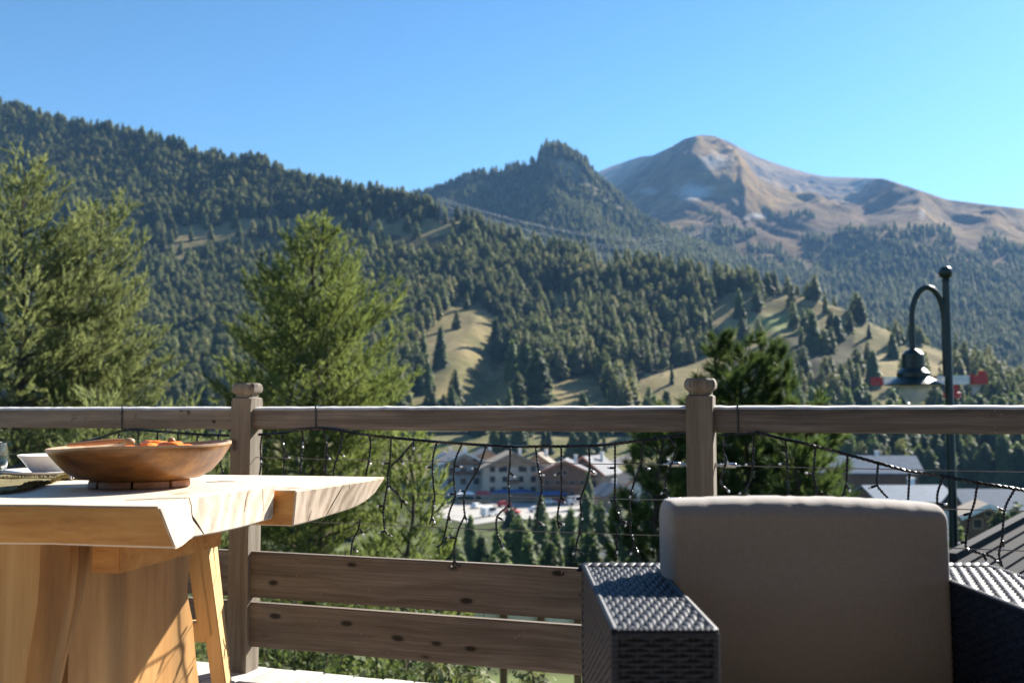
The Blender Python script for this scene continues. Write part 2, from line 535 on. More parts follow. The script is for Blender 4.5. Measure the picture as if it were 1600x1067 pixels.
M['brownwood'] = wood('brown_cladding', (0.09, 0.045, 0.024), (0.16, 0.085, 0.048), (0.22, 0.125, 0.075), 2, 0.6, 3, 0.8, bump=0.2)
M['tanwood'] = wood('tan_cladding', (0.28, 0.18, 0.10), (0.38, 0.26, 0.16), (0.46, 0.33, 0.21), 2, 0.6, 3, 0.8, bump=0.2)
M['redverge'] = plain('orange_red_verge_board', (0.46, 0.17, 0.08), 0.7, var=0.15)
M['roofgrey'] = plain('pale_grey_roof_metal', (0.20, 0.20, 0.21), 0.8, var=0.12, scale=1.0)
M['roofblue'] = plain('blue_grey_roof_metal', (0.105, 0.150, 0.205), 0.75, var=0.14, scale=0.7)
M['roofwarm'] = plain('sunbleached_roof', (0.30, 0.25, 0.20), 0.85, var=0.12, scale=0.8)
M['roofdark'] = plain('charcoal_roof_metal', (0.022, 0.025, 0.030), 0.85, var=0.15, scale=2.0)
M['bark'] = plain('pine_bark', (0.075, 0.055, 0.042), 0.95, var=0.45, scale=9, bump=0.6)
M['bark_far'] = plain('grey_brown_bark', (0.07, 0.055, 0.045), 0.95, var=0.3, scale=2)
M['needle'] = foliage('pine_needles', (0.118, 0.155, 0.036), (0.225, 0.265, 0.074), 1.1, 0.58)
M['needle_left'] = foliage('sage_pine_needles', (0.145, 0.175, 0.060), (0.265, 0.290, 0.108), 1.1, 0.58)
M['needle_dark'] = foliage('stone_pine_needles', (0.042, 0.070, 0.018), (0.120, 0.170, 0.042), 2.2, 0.42)
M['needle_far'] = foliage('forest_needles', (0.125, 0.152, 0.048), (0.190, 0.222, 0.072), 0.012, 0.62, c3=(0.225, 0.205, 0.085), objvar=True)
M['needle_mid'] = foliage('valley_needles', (0.088, 0.128, 0.038), (0.150, 0.190, 0.058), 0.10, 0.58, objvar=True)
M['leaf'] = foliage('shrub_leaves', (0.055, 0.085, 0.020), (0.13, 0.16, 0.045), 1.4, 0.4)
M['leaf_pale'] = foliage('pale_weed_leaves', (0.10, 0.13, 0.04), (0.20, 0.20, 0.08), 2.5, 0.4)

# glass, fabric, ground covers
def glass_mat():
    m, N, L, B = new_mat('clear_glass')
    B.inputs['Base Color'].default_value = (0.96, 0.98, 0.98, 1)
    B.inputs['Roughness'].default_value = 0.02
    B.inputs['IOR'].default_value = 1.45
    B.inputs['Transmission Weight'].default_value = 1.0
    return m
M['glass'] = glass_mat()
def frosted_mat():
    m, N, L, B = new_mat('clouded_lamp_glass')
    B.inputs['Base Color'].default_value = (0.75, 0.77, 0.78, 1)
    B.inputs['Roughness'].default_value = 0.12
    t = N.new('ShaderNodeBsdfTransparent')
    mx = N.new('ShaderNodeMixShader'); mx.inputs[0].default_value = 0.42
    L.new(t.outputs[0], mx.inputs[1]); L.new(B.outputs[0], mx.inputs[2])
    L.new(mx.outputs[0], N['Material Output'].inputs[0])
    return m
M['frosted'] = frosted_mat()
def fabric_mat():
    m, N, L, B = new_mat('beige_canvas_fabric')
    tc = N.new('ShaderNodeTexCoord')
    w1 = noise_n(N, L, mapping(N, L, tc.outputs['Object'], (900, 60, 60)), 1.0, 2)
    w2 = noise_n(N, L, mapping(N, L, tc.outputs['Object'], (60, 60, 900)), 1.0, 2)
    a = N.new('ShaderNodeMath'); a.operation = 'ADD'
    L.new(w1.outputs[0], a.inputs[0]); L.new(w2.outputs[0], a.inputs[1])
    r = ramp(N, [(0.35, (0.265, 0.234, 0.207)), (0.65, (0.338, 0.300, 0.268))])
    h = N.new('ShaderNodeMath'); h.operation = 'MULTIPLY'; h.inputs[1].default_value = 0.5
    L.new(a.outputs[0], h.inputs[0]); L.new(h.outputs[0], r.inputs[0])
    L.new(r.outputs[0], B.inputs['Base Color'])
    B.inputs['Roughness'].default_value = 0.9
    B.inputs['Sheen Weight'].default_value = 0.25
    B.inputs['Specular IOR Level'].default_value = 0.15
    bump_to(N, L, B, a.outputs[0], 0.25, 0.002)
    return m
M['fabric'] = fabric_mat()
def ground_mat(name, floor_c, meadow1, meadow2, meadow3, s1, s2, bump=0.0):
    """floor colour under the trees, meadow colour where the point attribute 'meadow' is 1"""
    m, N, L, B = new_mat(name)
    g = N.new('ShaderNodeNewGeometry')
    at = N.new('ShaderNodeAttribute'); at.attribute_name = 'meadow'
    gr = N.new('ShaderNodeAttribute'); gr.attribute_name = 'green'
    n1 = noise_n(N, L, g.outputs['Position'], s1, 6, 0.62)
    n2 = noise_n(N, L, g.outputs['Position'], s2, 5, 0.6)
    r1 = ramp(N, [(0.32, meadow1), (0.52, meadow2), (0.7, meadow3)])
    L.new(n1.outputs[0], r1.inputs[0])
    r2 = ramp(N, [(0.3, 0.72), (0.7, 1.12)])
    L.new(n2.outputs[0], r2.inputs[0])
    c = mix_c(N, L, 1.0, r1.outputs[0], r2.outputs[0], 'MULTIPLY')
    c = mix_c(N, L, gr.outputs['Fac'], c, (0.20, 0.25, 0.09))
    c = mix_c(N, L, at.outputs['Fac'], floor_c, c)
    L.new(c, B.inputs['Base Color'])
    B.inputs['Roughness'].default_value = 1.0
    B.inputs['Specular IOR Level'].default_value = 0.05
    if bump: bump_to(N, L, B, n2.outputs[0], bump, 1.0)
    return m
M['hill'] = ground_mat('hillside_turf', (0.060, 0.055, 0.030), (0.125, 0.122, 0.050), (0.235, 0.190, 0.088), (0.32, 0.25, 0.128), 0.03, 0.25)
M['ground'] = ground_mat('valley_turf', (0.055, 0.065, 0.028), (0.10, 0.12, 0.04), (0.19, 0.17, 0.08), (0.25, 0.21, 0.11), 0.05, 0.6)
def mountain_mat():
    m, N, L, B = new_mat('alpine_mountain_turf_and_scree')
    g = N.new('ShaderNodeNewGeometry')
    sc = N.new('ShaderNodeAttribute'); sc.attribute_name = 'scree'
    fo = N.new('ShaderNodeAttribute'); fo.attribute_name = 'forest'
    n1 = noise_n(N, L, mapping(N, L, g.outputs['Position'], (1, 1, 2.2)), 0.0028, 7, 0.6)
    n2 = noise_n(N, L, g.outputs['Position'], 0.014, 6, 0.65)
    n3 = noise_n(N, L, mapping(N, L, g.outputs['Position'], (1, 0.4, 1)), 0.0075, 5, 0.7)
    r1 = ramp(N, [(0.30, (0.065, 0.037, 0.020)), (0.45, (0.145, 0.088, 0.034)), (0.57, (0.265, 0.172, 0.060)), (0.72, (0.205, 0.110, 0.036))])
    L.new(n1.outputs[0], r1.inputs[0])
    r2 = ramp(N, [(0.32, 0.45), (0.68, 1.4)])
    L.new(n2.outputs[0], r2.inputs[0])
    c = mix_c(N, L, 1.0, r1.outputs[0], r2.outputs[0], 'MULTIPLY')
    r3 = ramp(N, [(0.54, 0.0), (0.66, 0.8)])
    L.new(n3.outputs[0], r3.inputs[0])
    c = mix_c(N, L, r3.outputs[0], c, (0.085, 0.06, 0.05))
    scn = N.new('ShaderNodeMath'); scn.operation = 'MULTIPLY_ADD'
    L.new(n2.outputs[0], scn.inputs[0]); scn.inputs[1].default_value = 1.6
    sca = N.new('ShaderNodeMath'); sca.operation = 'MULTIPLY_ADD'
    L.new(sc.outputs['Fac'], sca.inputs[0]); sca.inputs[1].default_value = 1.3; sca.inputs[2].default_value = -1.35
    L.new(sca.outputs[0], scn.inputs[2])
    cl = N.new('ShaderNodeClamp'); L.new(scn.outputs[0], cl.inputs[0])
    c = mix_c(N, L, cl.outputs[0], c, (0.60, 0.59, 0.58))
    c = mix_c(N, L, fo.outputs['Fac'], c, (0.065, 0.065, 0.035))
    L.new(c, B.inputs['Base Color'])
    B.inputs['Roughness'].default_value = 1.0
    B.inputs['Specular IOR Level'].default_value = 0.05
    nb = noise_n(N, L, mapping(N, L, g.outputs['Position'], (1, 0.5, 0.6)), 0.022, 8, 0.7)
    bump_to(N, L, B, nb.outputs[0], 0.9, 26.0)
    return m
M['mountain'] = mountain_mat()
def rock_mat():
    m = ground_mat('knoll_turf_and_rock', (0.05, 0.05, 0.03), (0.12, 0.10, 0.06), (0.24, 0.20, 0.14), (0.34, 0.31, 0.27), 0.008, 0.05)
    return m
M['knoll'] = rock_mat()

# ================================================================== TERRAIN
def elev(px, py):
    """slope dz/dY of the sight line at a pixel (vectorised)"""
    cy = (533.5 - py) / FPX
    dy = math.cos(PITCH) - cy * math.sin(PITCH)
    return (math.sin(PITCH) + cy * math.cos(PITCH)) / dy
def a_of(px):
    return (np.asarray(px, float) - 800.0) / (FPX / math.cos(PITCH)) * 1.0
def _dy(py):
    return math.cos(PITCH) - (533.5 - np.asarray(py, float)) / FPX * math.sin(PITCH)
def col_of(px, py):
    """column label (pixel column on the horizon row) of the vertical plane through a photo pixel"""
    return 800 + (np.asarray(px, float) - 800) * math.cos(0) * (1 / math.cos(PITCH)) / _dy(py)
def fixtab(tab):
    return [(float(col_of(x, y)), y) for x, y in tab]
# --- forested hillside on the left
HA_SKY = [(-700, 60), (-300, 105), (0, 172), (100, 196), (200, 220), (300, 246), (400, 256), (450, 272), (560, 304), (640, 318), (700, 330),
          (760, 355), (860, 388), (1000, 424), (1100, 446), (1200, 464), (1270, 474), (1320, 486), (1400, 515), (1500, 550), (1600, 604), (1800, 660), (2300, 690)]
HA_YR = [(-700, 1150), (0, 1020), (400, 920), (700, 800), (1000, 700), (1300, 600), (1600, 520), (2300, 480)]
HA_SKY = fixtab(HA_SKY)
HA_Y0 = 400.0
def hill_a(px, Y):
    sky_py = lerp_tab(HA_SKY, px)
    yr = lerp_tab(HA_YR, px)
    s = (Y - HA_Y0) / (yr - HA_Y0)
    sc = np.clip(s, -0.2, 1)
    base = 652.0
    py = base + (sky_py - base) * sc
    z = EYE + elev(px, py) * np.minimum(Y, yr)
    z = z - np.maximum(Y - yr, 0) * 0.45
    X = a_of(px) * Y
    amp = np.clip(sc * 5, 0, 1) * np.clip((1.15 - sc) * 6, 0.25, 1)
    z = z + amp * (fbm(X / 130, Y / 130, 4, 3) * 9 + (ridged(X / 90, Y / 260, 3, 9) - 0.6) * 10)
    # gully left of the wooded spur
    gx = np.interp(Y, [400, 470, 560, 660, 780], [735, 755, 800, 850, 900])
    z = z - 11 * np.exp(-((px - gx) / 34.0) ** 2) * np.clip((Y - 400) / 60, 0, 1) * np.clip((760 - Y) / 150, 0, 1)
    return z
CLEAR_A = [
    [(640, 540), (690, 492), (722, 458), (752, 474), (778, 506), (765, 532), (800, 566), (870, 600), (930, 592), (965, 640), (940, 668), (640, 668), (640, 612), (690, 560), (664, 546)],
    [(560, 358), (602, 338), (660, 336), (704, 342), (740, 356), (664, 372)],
    [(190, 360), (400, 342), (575, 336), (575, 354), (400, 366), (190, 384)],
    [(1105, 486), (1150, 455), (1200, 460), (1275, 470), (1285, 512), (1230, 526), (1190, 545), (1150, 562), (1100, 592), (1040, 606), (1028, 582), (1090, 563), (1138, 532)],
    [(1262, 466), (1320, 478), (1335, 500), (1385, 515), (1430, 535), (1500, 556), (1515, 600), (1400, 632), (1320, 625), (1365, 570), (1330, 530), (1298, 520)],
    [(845, 470), (870, 455), (905, 462), (900, 482), (862, 484)],
    [(800, 448), (830, 440), (838, 450), (812, 460)],
    [(1000, 585), (1100, 590), (1090, 640), (990, 645)],
    [(908, 378), (950, 372), (975, 388), (960, 402), (925, 398)],
    [(1050, 420), (1062, 405), (1070, 412), (1062, 432)],
]
def clear_a(px, py):
    r = np.zeros(np.shape(px), bool)
    wob = fbm(px / 22.0, py / 22.0, 3, 31) * 13
    wob2 = fbm(px / 22.0, py / 22.0, 3, 77) * 9
    for p in CLEAR_A:
        r |= in_poly(px + wob, py + wob2, p)
    return r
def sheet(name, fn, pxs, Ys, mat, attrs=None):
    A, B = np.meshgrid(pxs, Ys)
    Z = fn(A, B)
    X = a_of(A) * B
    V = np.stack([X.ravel(), B.ravel(), Z.ravel()], 1)
    nx, ny = len(pxs), len(Ys)
    i = (np.arange(ny - 1)[:, None] * nx + np.arange(nx - 1)[None, :]).ravel()
    F = np.stack([i, i + 1, i + nx + 1, i + nx], 1)
    ppx, ppy = to_px(X, B, Z)
    at = attrs(ppx, ppy, A, B, Z) if attrs else {}
    me = np_mesh(name, V, F, mat, smooth=True, attrs={k: np.asarray(v, float).ravel() for k, v in at.items()})
    o = link(name, me)
    o['kind'] = 'structure'
    return o
def attr_a(px, py, A, Y, Z):
    c = clear_a(px, py)
    n = fbm(a_of(A) * Y / 40, Y / 40, 3, 55)
    green = np.clip(1 - np.hypot((px - 1210) / 60, (py - 505) / 16), 0, 1) ** 0.5 * 0.9
    green = np.maximum(green, np.clip((py - 622) / 30, 0, 1) * 0.35)
    return {'meadow': np.maximum(c * 1.0, np.clip((n - 0.25) * 3, 0, 0.5)), 'green': green}
sheet('hillside', hill_a, np.arange(-700, 2301, 6.0), np.concatenate([np.linspace(372, 700, 110), np.linspace(704, 1400, 120)]), M['hill'], attr_a)

# --- rocky wooded knoll behind it
HK_SKY = [(300, 430), (480, 370), (600, 320), (690, 297), (740, 280), (790, 265), (828, 260), (840, 256), (846, 238), (857, 229), (874, 230), (895, 239),
          (916, 248), (925, 262), (938, 277), (970, 304), (1000, 334), (1040, 358), (1100, 385), (1180, 420), (1400, 500)]
HK_SKY = fixtab(HK_SKY)
def hill_k(px, Y):
    sk = lerp_tab(HK_SKY, px)
    yr = 1800.0
    s = np.clip((Y - 1000) / (yr - 1000), -0.2, 1)
    # the knob stands on a shoulder: its own steep front
    smooth_sk = np.interp(px, [300, 690, 830, 930, 1000, 1400], [430, 297, 268, 276, 334, 500])
    lift = smooth_sk - sk
    py = 560 + (smooth_sk - 560) * s ** 0.9
    py = py - lift * np.clip((s - 0.86) / 0.09, 0, 1)
    z = EYE + elev(px, py) * np.minimum(Y, yr) - np.maximum(Y - yr, 0) * 0.5
    X = a_of(px) * Y
    z = z + np.clip(s * 4, 0, 1) * np.clip((1.1 - s) * 4, 0.2, 1) * (fbm(X / 220, Y / 220, 4, 21) * 22 + (ridged(X / 160, Y / 420, 3, 5) - 0.6) * 30)
    return z
def attr_k(px, py, A, Y, Z):
    n = fbm(a_of(A) * Y / 70, Y / 70, 3, 66)
    c = np.clip(n * 3 - 0.2, 0, 1)
    c = np.maximum(c, in_poly(px, py, [(838, 252), (905, 252), (925, 290), (950, 300), (985, 335), (960, 330), (900, 285), (850, 268)]) * 1.0)
    return {'meadow': c, 'green': c * 0}
sheet('wooded_knoll', hill_k, np.arange(300, 1401, 5.0), np.linspace(1000, 2100, 150), M['knoll'], attr_k)

# --- bare mountain with forest along its foot
HM_SKY = [(560, 420), (700, 370), (800, 320), (900, 288), (940, 266), (960, 258), (1000, 245), (1020, 243), (1050, 229), (1070, 217), (1095, 211), (1115, 212.5), (1140, 222),
          (1180, 243), (1220, 258), (1260, 270), (1290, 276), (1335, 277.5), (1380, 279), (1420, 292), (1480, 312), (1560, 322), (1600, 326), (1700, 345), (1900, 380), (2300, 430)]
HM_TREE = [(560, 440), (900, 400), (1050, 392), (1100, 392), (1150, 380), (1200, 382), (1260, 388), (1300, 396), (1340, 392), (1400, 386), (1450, 390), (1520, 400), (1600, 410), (1900, 470), (2300, 500)]
CREST = [  # (polyline of the crest in photo pixels, height, width left, width right): spurs that come down toward the valley
    ([(1096, 206), (1094, 226), (1082, 246), (1064, 266), (1056, 284), (1072, 304), (1084, 330)], 190, 60, 60),
    ([(1030, 290), (1046, 276), (1068, 276), (1090, 300), (1120, 318), (1150, 330)], 120, 26, 40),
    ([(1000, 300), (1020, 290), (1036, 308)], 35, 22, 22),
    ([(1192, 288), (1205, 300), (1260, 306), (1292, 318), (1340, 322)], -150, 34, 30),
    ([(1300, 334), (1330, 330), (1372, 336), (1400, 352), (1440, 372)], 120, 34, 30),
    ([(1340, 284), (1362, 296), (1380, 303), (1420, 308)], 34, 30, 34),
    ([(1390, 292), (1410, 304), (1460, 324), (1510, 346), (1560, 380)], 90, 36, 40),
    ([(1470, 318), (1500, 340), (1530, 360)], 70, 26, 30),
    ([(1560, 322), (1540, 342), (1580, 372), (1620, 396)], 75, 40, 36),
    ([(1150, 300), (1180, 330), (1260, 345), (1330, 372)], 40, 40, 40),
]
HM_SKY = fixtab(HM_SKY)
HM_TREE = fixtab(HM_TREE)
def seg_dist(px, py, poly):
    best = np.full(np.shape(px), 1e9); side = np.zeros(np.shape(px)); tt = np.zeros(np.shape(px))
    for (x0, y0), (x1, y1) in zip(poly[:-1], poly[1:]):
        dx, dy = x1 - x0, y1 - y0
        t = np.clip(((px - x0) * dx + (py - y0) * dy) / (dx * dx + dy * dy), 0, 1)
        qx, qy = x0 + t * dx, y0 + t * dy
        d = np.hypot(px - qx, py - qy)
        b = d < best
        side = np.where(b, (px - qx) - 0.35 * (py - qy), side)
        best = np.where(b, d, best)
    return best, side
YM0, YMF, YMR = 850.0, 2000.0, 4800.0
def hill_m(px, Y):
    sk, tr = lerp_tab(HM_SKY, px), lerp_tab(HM_TREE, px)
    s1 = np.clip((Y - YM0) / (YMF - YM0), -0.1, 1)
    s2 = np.clip((Y - YMF) / (YMR - YMF), 0, 1)
    py = np.where(Y < YMF, 640 + (tr - 640) * s1 ** 0.85, tr + (sk - tr) * s2 ** 0.92)
    z = EYE + elev(px, py) * np.minimum(Y, YMR) - np.maximum(Y - YMR, 0) * 0.55
    X = a_of(px) * Y
    up = np.clip((Y - 1700) / 900, 0, 1)
    top = np.clip((1.0 - s2) * 6, 0.05, 1)
    z = z + np.clip(s1 * 4, 0, 1) * (1 - up) * (fbm(X / 200, Y / 200, 4, 41) * 16)
    wx = fbm(X / 500, Y / 500, 3, 12) * 180
    wy = fbm(X / 420 + 9, Y / 420, 3, 14) * 200
    z = z + up * top * ((ridged((X + wx) / 520, (Y + wy) / 1900, 5, 8, 0.55) - 0.55) * 150 + fbm((X + wx) / 160, (Y + wy) / 420, 5, 15) * 40 + fbm(X / 60, Y / 110, 4, 18) * 9)
    for line, h, wl, wr in CREST:
        d, side = seg_dist(800 + (px - 800) * _dy(py) * math.cos(PITCH), py, line)
        w = np.where(side < 0, wl, wr)
        z = z + up * np.clip((1.0 - s2) * 5, 0.0, 1) * h * 0.9 * np.exp(-(d / w) ** 1.05)
    z = np.where(Y > 2300, np.minimum(z, EYE + elev(px, sk) * np.minimum(Y, YMR)), z)
    return z
def attr_m(px, py, A, Y, Z):
    n = fbm(px / 18, py / 9, 4, 91)
    sc = np.zeros(np.shape(px))
    for cx, cy, rx, ry, v in ((1118, 252, 46, 24, 0.72), (1085, 300, 42, 24, 1.0), (1012, 298, 26, 10, 0.8), (1360, 284, 18, 8, 0.8), (1180, 338, 34, 8, 0.75), (1030, 335, 40, 9, 0.55), (1440, 336, 12, 14, 0.6), (1165, 340, 20, 10, 0.6)):
        sc = np.maximum(sc, v * np.clip(1.25 - np.hypot((px - cx) / rx, (py - cy) / ry), 0, 1))
    fo = np.clip((1850 - Y) / 260 + n * 0.5, 0, 1)
    return {'scree': sc, 'forest': fo}
sheet('mountain', hill_m, np.arange(560, 2301, 4.0), np.concatenate([np.linspace(850, 2000, 90), np.linspace(2012, 5300, 260)]), M['mountain'], attr_m)

# --- the ground: steep below the terrace, the valley floor, on to the horizon
GY = [(-60, -3.2), (3.2, -3.2), (6, -3.6), (10, -4.6), (20, -7.8), (40, -12.5), (100, -19.5), (200, -24.5), (298, -25), (325, -19), (365, -9), (398, -3.2), (430, -1), (470, -6), (900, -30), (9000, -60)]
def ground_z(px, Y):
    z = lerp_tab(GY, Y)
    X = a_of(px) * Y
    right = np.clip((px - 1150) / 250, 0, 1) * np.clip((Y - 280) / 60, 0, 1) * np.clip((480 - Y) / 40, 0, 1)
    z = z * (1 - right) + right * np.minimum(z, -19 + (Y - 280) * 0.075)
    return z + fbm(X / 30, Y / 30, 3, 71) * np.clip(Y / 250, 0, 1) * 1.1
def attr_g(px, py, A, Y, Z):
    X = a_of(A) * Y
    n = fbm(X / 14, Y / 14, 4, 45)
    mead = np.clip((Y - 302) / 14, 0, 1) * (A < 1160) + np.clip(n * 2.0, 0, 0.8) * 0.6
    return {'meadow': np.clip(mead, 0, 1), 'green': np.clip(0.35 + n, 0, 1) * np.clip((300 - Y) / 100, 0.12, 1)}
def build_ground():
    ys = np.concatenate([np.linspace(3.0, 40, 40), np.linspace(43, 480, 130), np.array([520, 600, 800, 1200, 2000, 4000, 9000.])])
    ang = np.radians(np.linspace(-82, 82, 330))
    A, Y = np.meshgrid(ang, ys)
    X = np.tan(A) * Y
    pxs = 800 + np.tan(A) * FPX / math.cos(PITCH)
    Z = ground_z(np.clip(pxs, -3000, 4600), Y)
    V = np.stack([X.ravel(), Y.ravel(), Z.ravel()], 1)
    nx, ny = len(ang), len(ys)
    i = (np.arange(ny - 1)[:, None] * nx + np.arange(nx - 1)[None, :]).ravel()
    F = np.stack([i, i + 1, i + nx + 1, i + nx], 1)
    n0 = len(V)
    V = np.vstack([V, [[-9000, 3.0, -3.25], [9000, 3.0, -3.25], [9000, -9000, -3.25], [-9000, -9000, -3.25]]])
    F = np.vstack([F, [[n0, n0 + 3, n0 + 2, n0 + 1]]])
    ppx, ppy = to_px(X, Y, Z)
    at = attr_g(ppx, ppy, pxs, Y, Z)
    o = link('ground', np_mesh('ground', V, F, M['ground'], smooth=True, attrs={k: np.concatenate([v.ravel(), np.zeros(4)]) for k, v in at.items()}))
    o['kind'] = 'structure'
build_ground()
def gz(X, Y):
    return float(ground_z(np.array([800 + X / Y * FPX / math.cos(PITCH)]), np.array([float(Y)]))[0])

# ================================================================== FORESTS
def tri_cards(P, D, size, asp, r):
    """one leaf-like triangle at every P facing roughly D"""
    n = len(P)
    D = D / (np.linalg.norm(D, axis=1, keepdims=True) + 1e-9)
    R = r.normal(size=(n, 3))
    U = np.cross(D, R); U /= (np.linalg.norm(U, axis=1, keepdims=True) + 1e-9)
    W = np.cross(D, U)
    s = size[:, None]
    a = P + U * s * 0.62
    b = P - U * s * 0.31 + W * s * 0.54 * asp
    c = P - U * s * 0.31 - W * s * 0.54 * asp
    return np.stack([a, b, c], 1).reshape(-1, 3)
def tube_arrays(pts, rad, n=5):
    mb = MB().tube(pts, rad, n)
    V = np.array(mb.v)
    F = []
    for f in mb.f:
        for k in range(1, len(f) - 1): F.append((f[0], f[k], f[k + 1]))
    return V, np.array(F)
def far_tree_mesh(name, seed, width, power, base, ncl, needle, gap=0.18):
    """unit-height conifer: trunk and a ragged crown of leaf-sized faces"""
    r = np.random.default_rng(seed)
    t = r.random(ncl) ** 1.15
    ang = r.random(ncl) * 2 * PI
    lev = np.floor(t * 11) / 11.0
    t = np.where(r.random(ncl) < 0.6, lev + 0.012, t)
    prof = width * (1 - t) ** power + 0.012
    lob = 1 + 0.28 * np.sin(ang * 3 + seed) * np.sin(t * 17 + seed * 2) + 0.16 * r.normal(size=ncl)
    rad = prof * lob * (0.55 + 0.45 * r.random(ncl) ** 0.5)
    z = base + (1 - base) * t
    P = np.stack([rad * np.cos(ang), rad * np.sin(ang), z - rad * 0.22], 1)
    keep = r.random(ncl) > gap * (np.sin(ang * 2 + t * 23) > 0.5)
    P, ang, t, prof = P[keep], ang[keep], t[keep], prof[keep]
    V, F = [], []
    for k in range(3):
        n = len(P)
        Q = P + r.normal(size=(n, 3)) * 0.016
        D = np.stack([np.cos(ang), np.sin(ang), 1.05 + 0 * ang], 1) + r.normal(size=(n, 3)) * 0.30
        V.append(tri_cards(Q, D, (0.036 + 0.092 * (1 - t)) * (0.7 + 0.6 * r.random(n)) * (width / 0.16) ** 0.5, 0.9, r))
    V = np.vstack(V)
    F = np.arange(len(V)).reshape(-1, 3)
    TV, TF = tube_arrays([(0, 0, -0.06), (0, 0, 0.4), (0, 0, 0.9)], [0.016, 0.011, 0.004], 5)
    F2 = TF + len(V)
    me = np_mesh(name, np.vstack([V, TV]), np.vstack([F, F2]), [needle, M['bark_far']], np.concatenate([np.zeros(len(F)), np.ones(len(F2))]))
    return me
FAR = [far_tree_mesh('conifer', 1, 0.165, 0.62, 0.10, 260, M['needle_far']),
       far_tree_mesh('conifer', 2, 0.190, 0.50, 0.14, 280, M['needle_far']),
       far_tree_mesh('conifer', 3, 0.150, 0.68, 0.06, 250, M['needle_far']),
       far_tree_mesh('conifer', 4, 0.205, 0.42, 0.20, 290, M['needle_far'], 0.3),
       far_tree_mesh('conifer', 5, 0.175, 0.55, 0.14, 270, M['needle_far'])]
MID = [far_tree_mesh('conifer', 11, 0.170, 0.66, 0.05, 620, M['needle_mid']),
       far_tree_mesh('conifer', 12, 0.205, 0.56, 0.08, 660, M['needle_mid']),
       far_tree_mesh('conifer', 13, 0.155, 0.72, 0.04, 600, M['needle_mid'])]
VAR = FAR + MID

def hidden_by_front(px, py):
    """photo pixels covered by the terrace and the trees beside it"""
    h = in_poly(px, py, [(-200, 235), (70, 240), (170, 330), (240, 480), (240, 700), (-200, 700)])
    h |= in_poly(px, py, [(490, 320), (560, 400), (655, 560), (700, 700), (720, 900), (330, 900), (330, 560), (420, 400)])
    h |= (py > 628) & (py < 676)
    h |= in_poly(px, py, [(1030, 690), (1290, 690), (1290, 780), (1470, 780), (1480, 1100), (900, 1100), (900, 880), (960, 800)])
    h |= (px > -50) & (px < 720) & (py > 676)
    h |= in_poly(px, py, [(1100, 545), (1225, 545), (1270, 640), (1095, 640)])
    return h

TREES = []          # X, Y, Z, height, widthfactor, variant, px, py_mid
def plant(n, pxr, Yr, fn, hfn, keep, nvar, yexp=1.0):
    px = rng.uniform(pxr[0], pxr[1], n)
    Y = (rng.uniform(Yr[0] ** (yexp + 1), Yr[1] ** (yexp + 1), n)) ** (1 / (yexp + 1))
    Z = fn(px, Y)
    X = a_of(px) * Y
    qx, qy = to_px(X, Y, Z)
    k = keep(qx, qy, px, X, Y, Z)
    X, Y, Z, qx, qy = X[k], Y[k], Z[k], qx[k], qy[k]
    h = hfn(X, Y, len(X))
    TREES.append(np.stack([X, Y, Z - 0.3, h, rng.uniform(0.85, 1.25, len(X)), rng.choice(nvar, len(X)), qx, qy - h / Y * FPX * 0.5], 1))
# hillside: near-closed forest, thinner on the right, open in the clearings
def keep_a(qx, qy, px, X, Y, Z):
    yr = lerp_tab(HA_YR, px)
    d = fbm(X / 70, Y / 70, 3, 88)
    p = np.clip(1.0 - np.clip((qx - 780) / 400, 0, 1) * (0.35 + 0.9 * np.clip(d + 0.1, 0, 1)), 0.1, 1)
    p = np.where(clear_a(qx, qy - 42), p * 0.3, p)
    p = np.where(clear_a(qx, qy - 28), p * 0.12, p)
    p = np.where(clear_a(qx, qy - 15), p * 0.25, p)
    p = np.where(clear_a(qx, qy), np.where((qx > 1150) & (d > 0.12), 0.22, np.where(qx > 1150, 0.05, np.where(qy < 400, 0.10, 0.010))), p)
    p = np.where((qx > 990) & (qy > 560), p * 0.55, p)
    p = np.where(d < -0.42, p * 0.25, p)
    return (Y < yr + 25) & (rng.random(len(X)) < p) & (qx > -170) & (qx < 1760)
plant(31000, (-230, 1830), (405, 1060), hill_a, lambda X, Y, n: rng.uniform(0.72, 1.08, n) * np.clip(14.8 + 2.5 * fbm(X / 120, Y / 120, 2, 5), 11, 24), keep_a, [0, 1, 2, 3, 4, 1])
# the knoll
def keep_k(qx, qy, px, X, Y, Z):
    d = fbm(X / 90, Y / 90, 3, 23)
    bare = in_poly(qx, qy, [(838, 254), (905, 254), (925, 290), (950, 300), (985, 335), (960, 330), (900, 285), (850, 268)])
    p = np.where(bare, 0.25, np.where(d < -0.2, 0.4, 0.95))
    p = np.where((qy > 420), 0.5, p)
    return (Y < 1815) & (rng.random(len(X)) < p)
plant(14000, (520, 1180), (1150, 1815), hill_k, lambda X, Y, n: rng.uniform(9, 16, n), keep_k, [0, 1, 2, 3, 4])
# forest along the mountain's foot
def keep_m(qx, qy, px, X, Y, Z):
    d = fbm(qx / 40.0, qy / 14.0, 3, 13)
    lim = 2060 + d * 420
    p = np.clip((lim - Y) / 160, 0.0, 1) * np.where(fbm(X / 110, Y / 110, 3, 62) < -0.38, 0.25, 0.9)
    p = np.maximum(p, np.clip((2300 - Y) / 300, 0, 1) * (d > 0.25) * 0.5)
    return (rng.random(len(X)) < p) & (qx > 930)
plant(19000, (960, 1780), (880, 2300), hill_m, lambda X, Y, n: rng.uniform(10, 18, n), keep_m, [0, 1, 2, 3, 4])
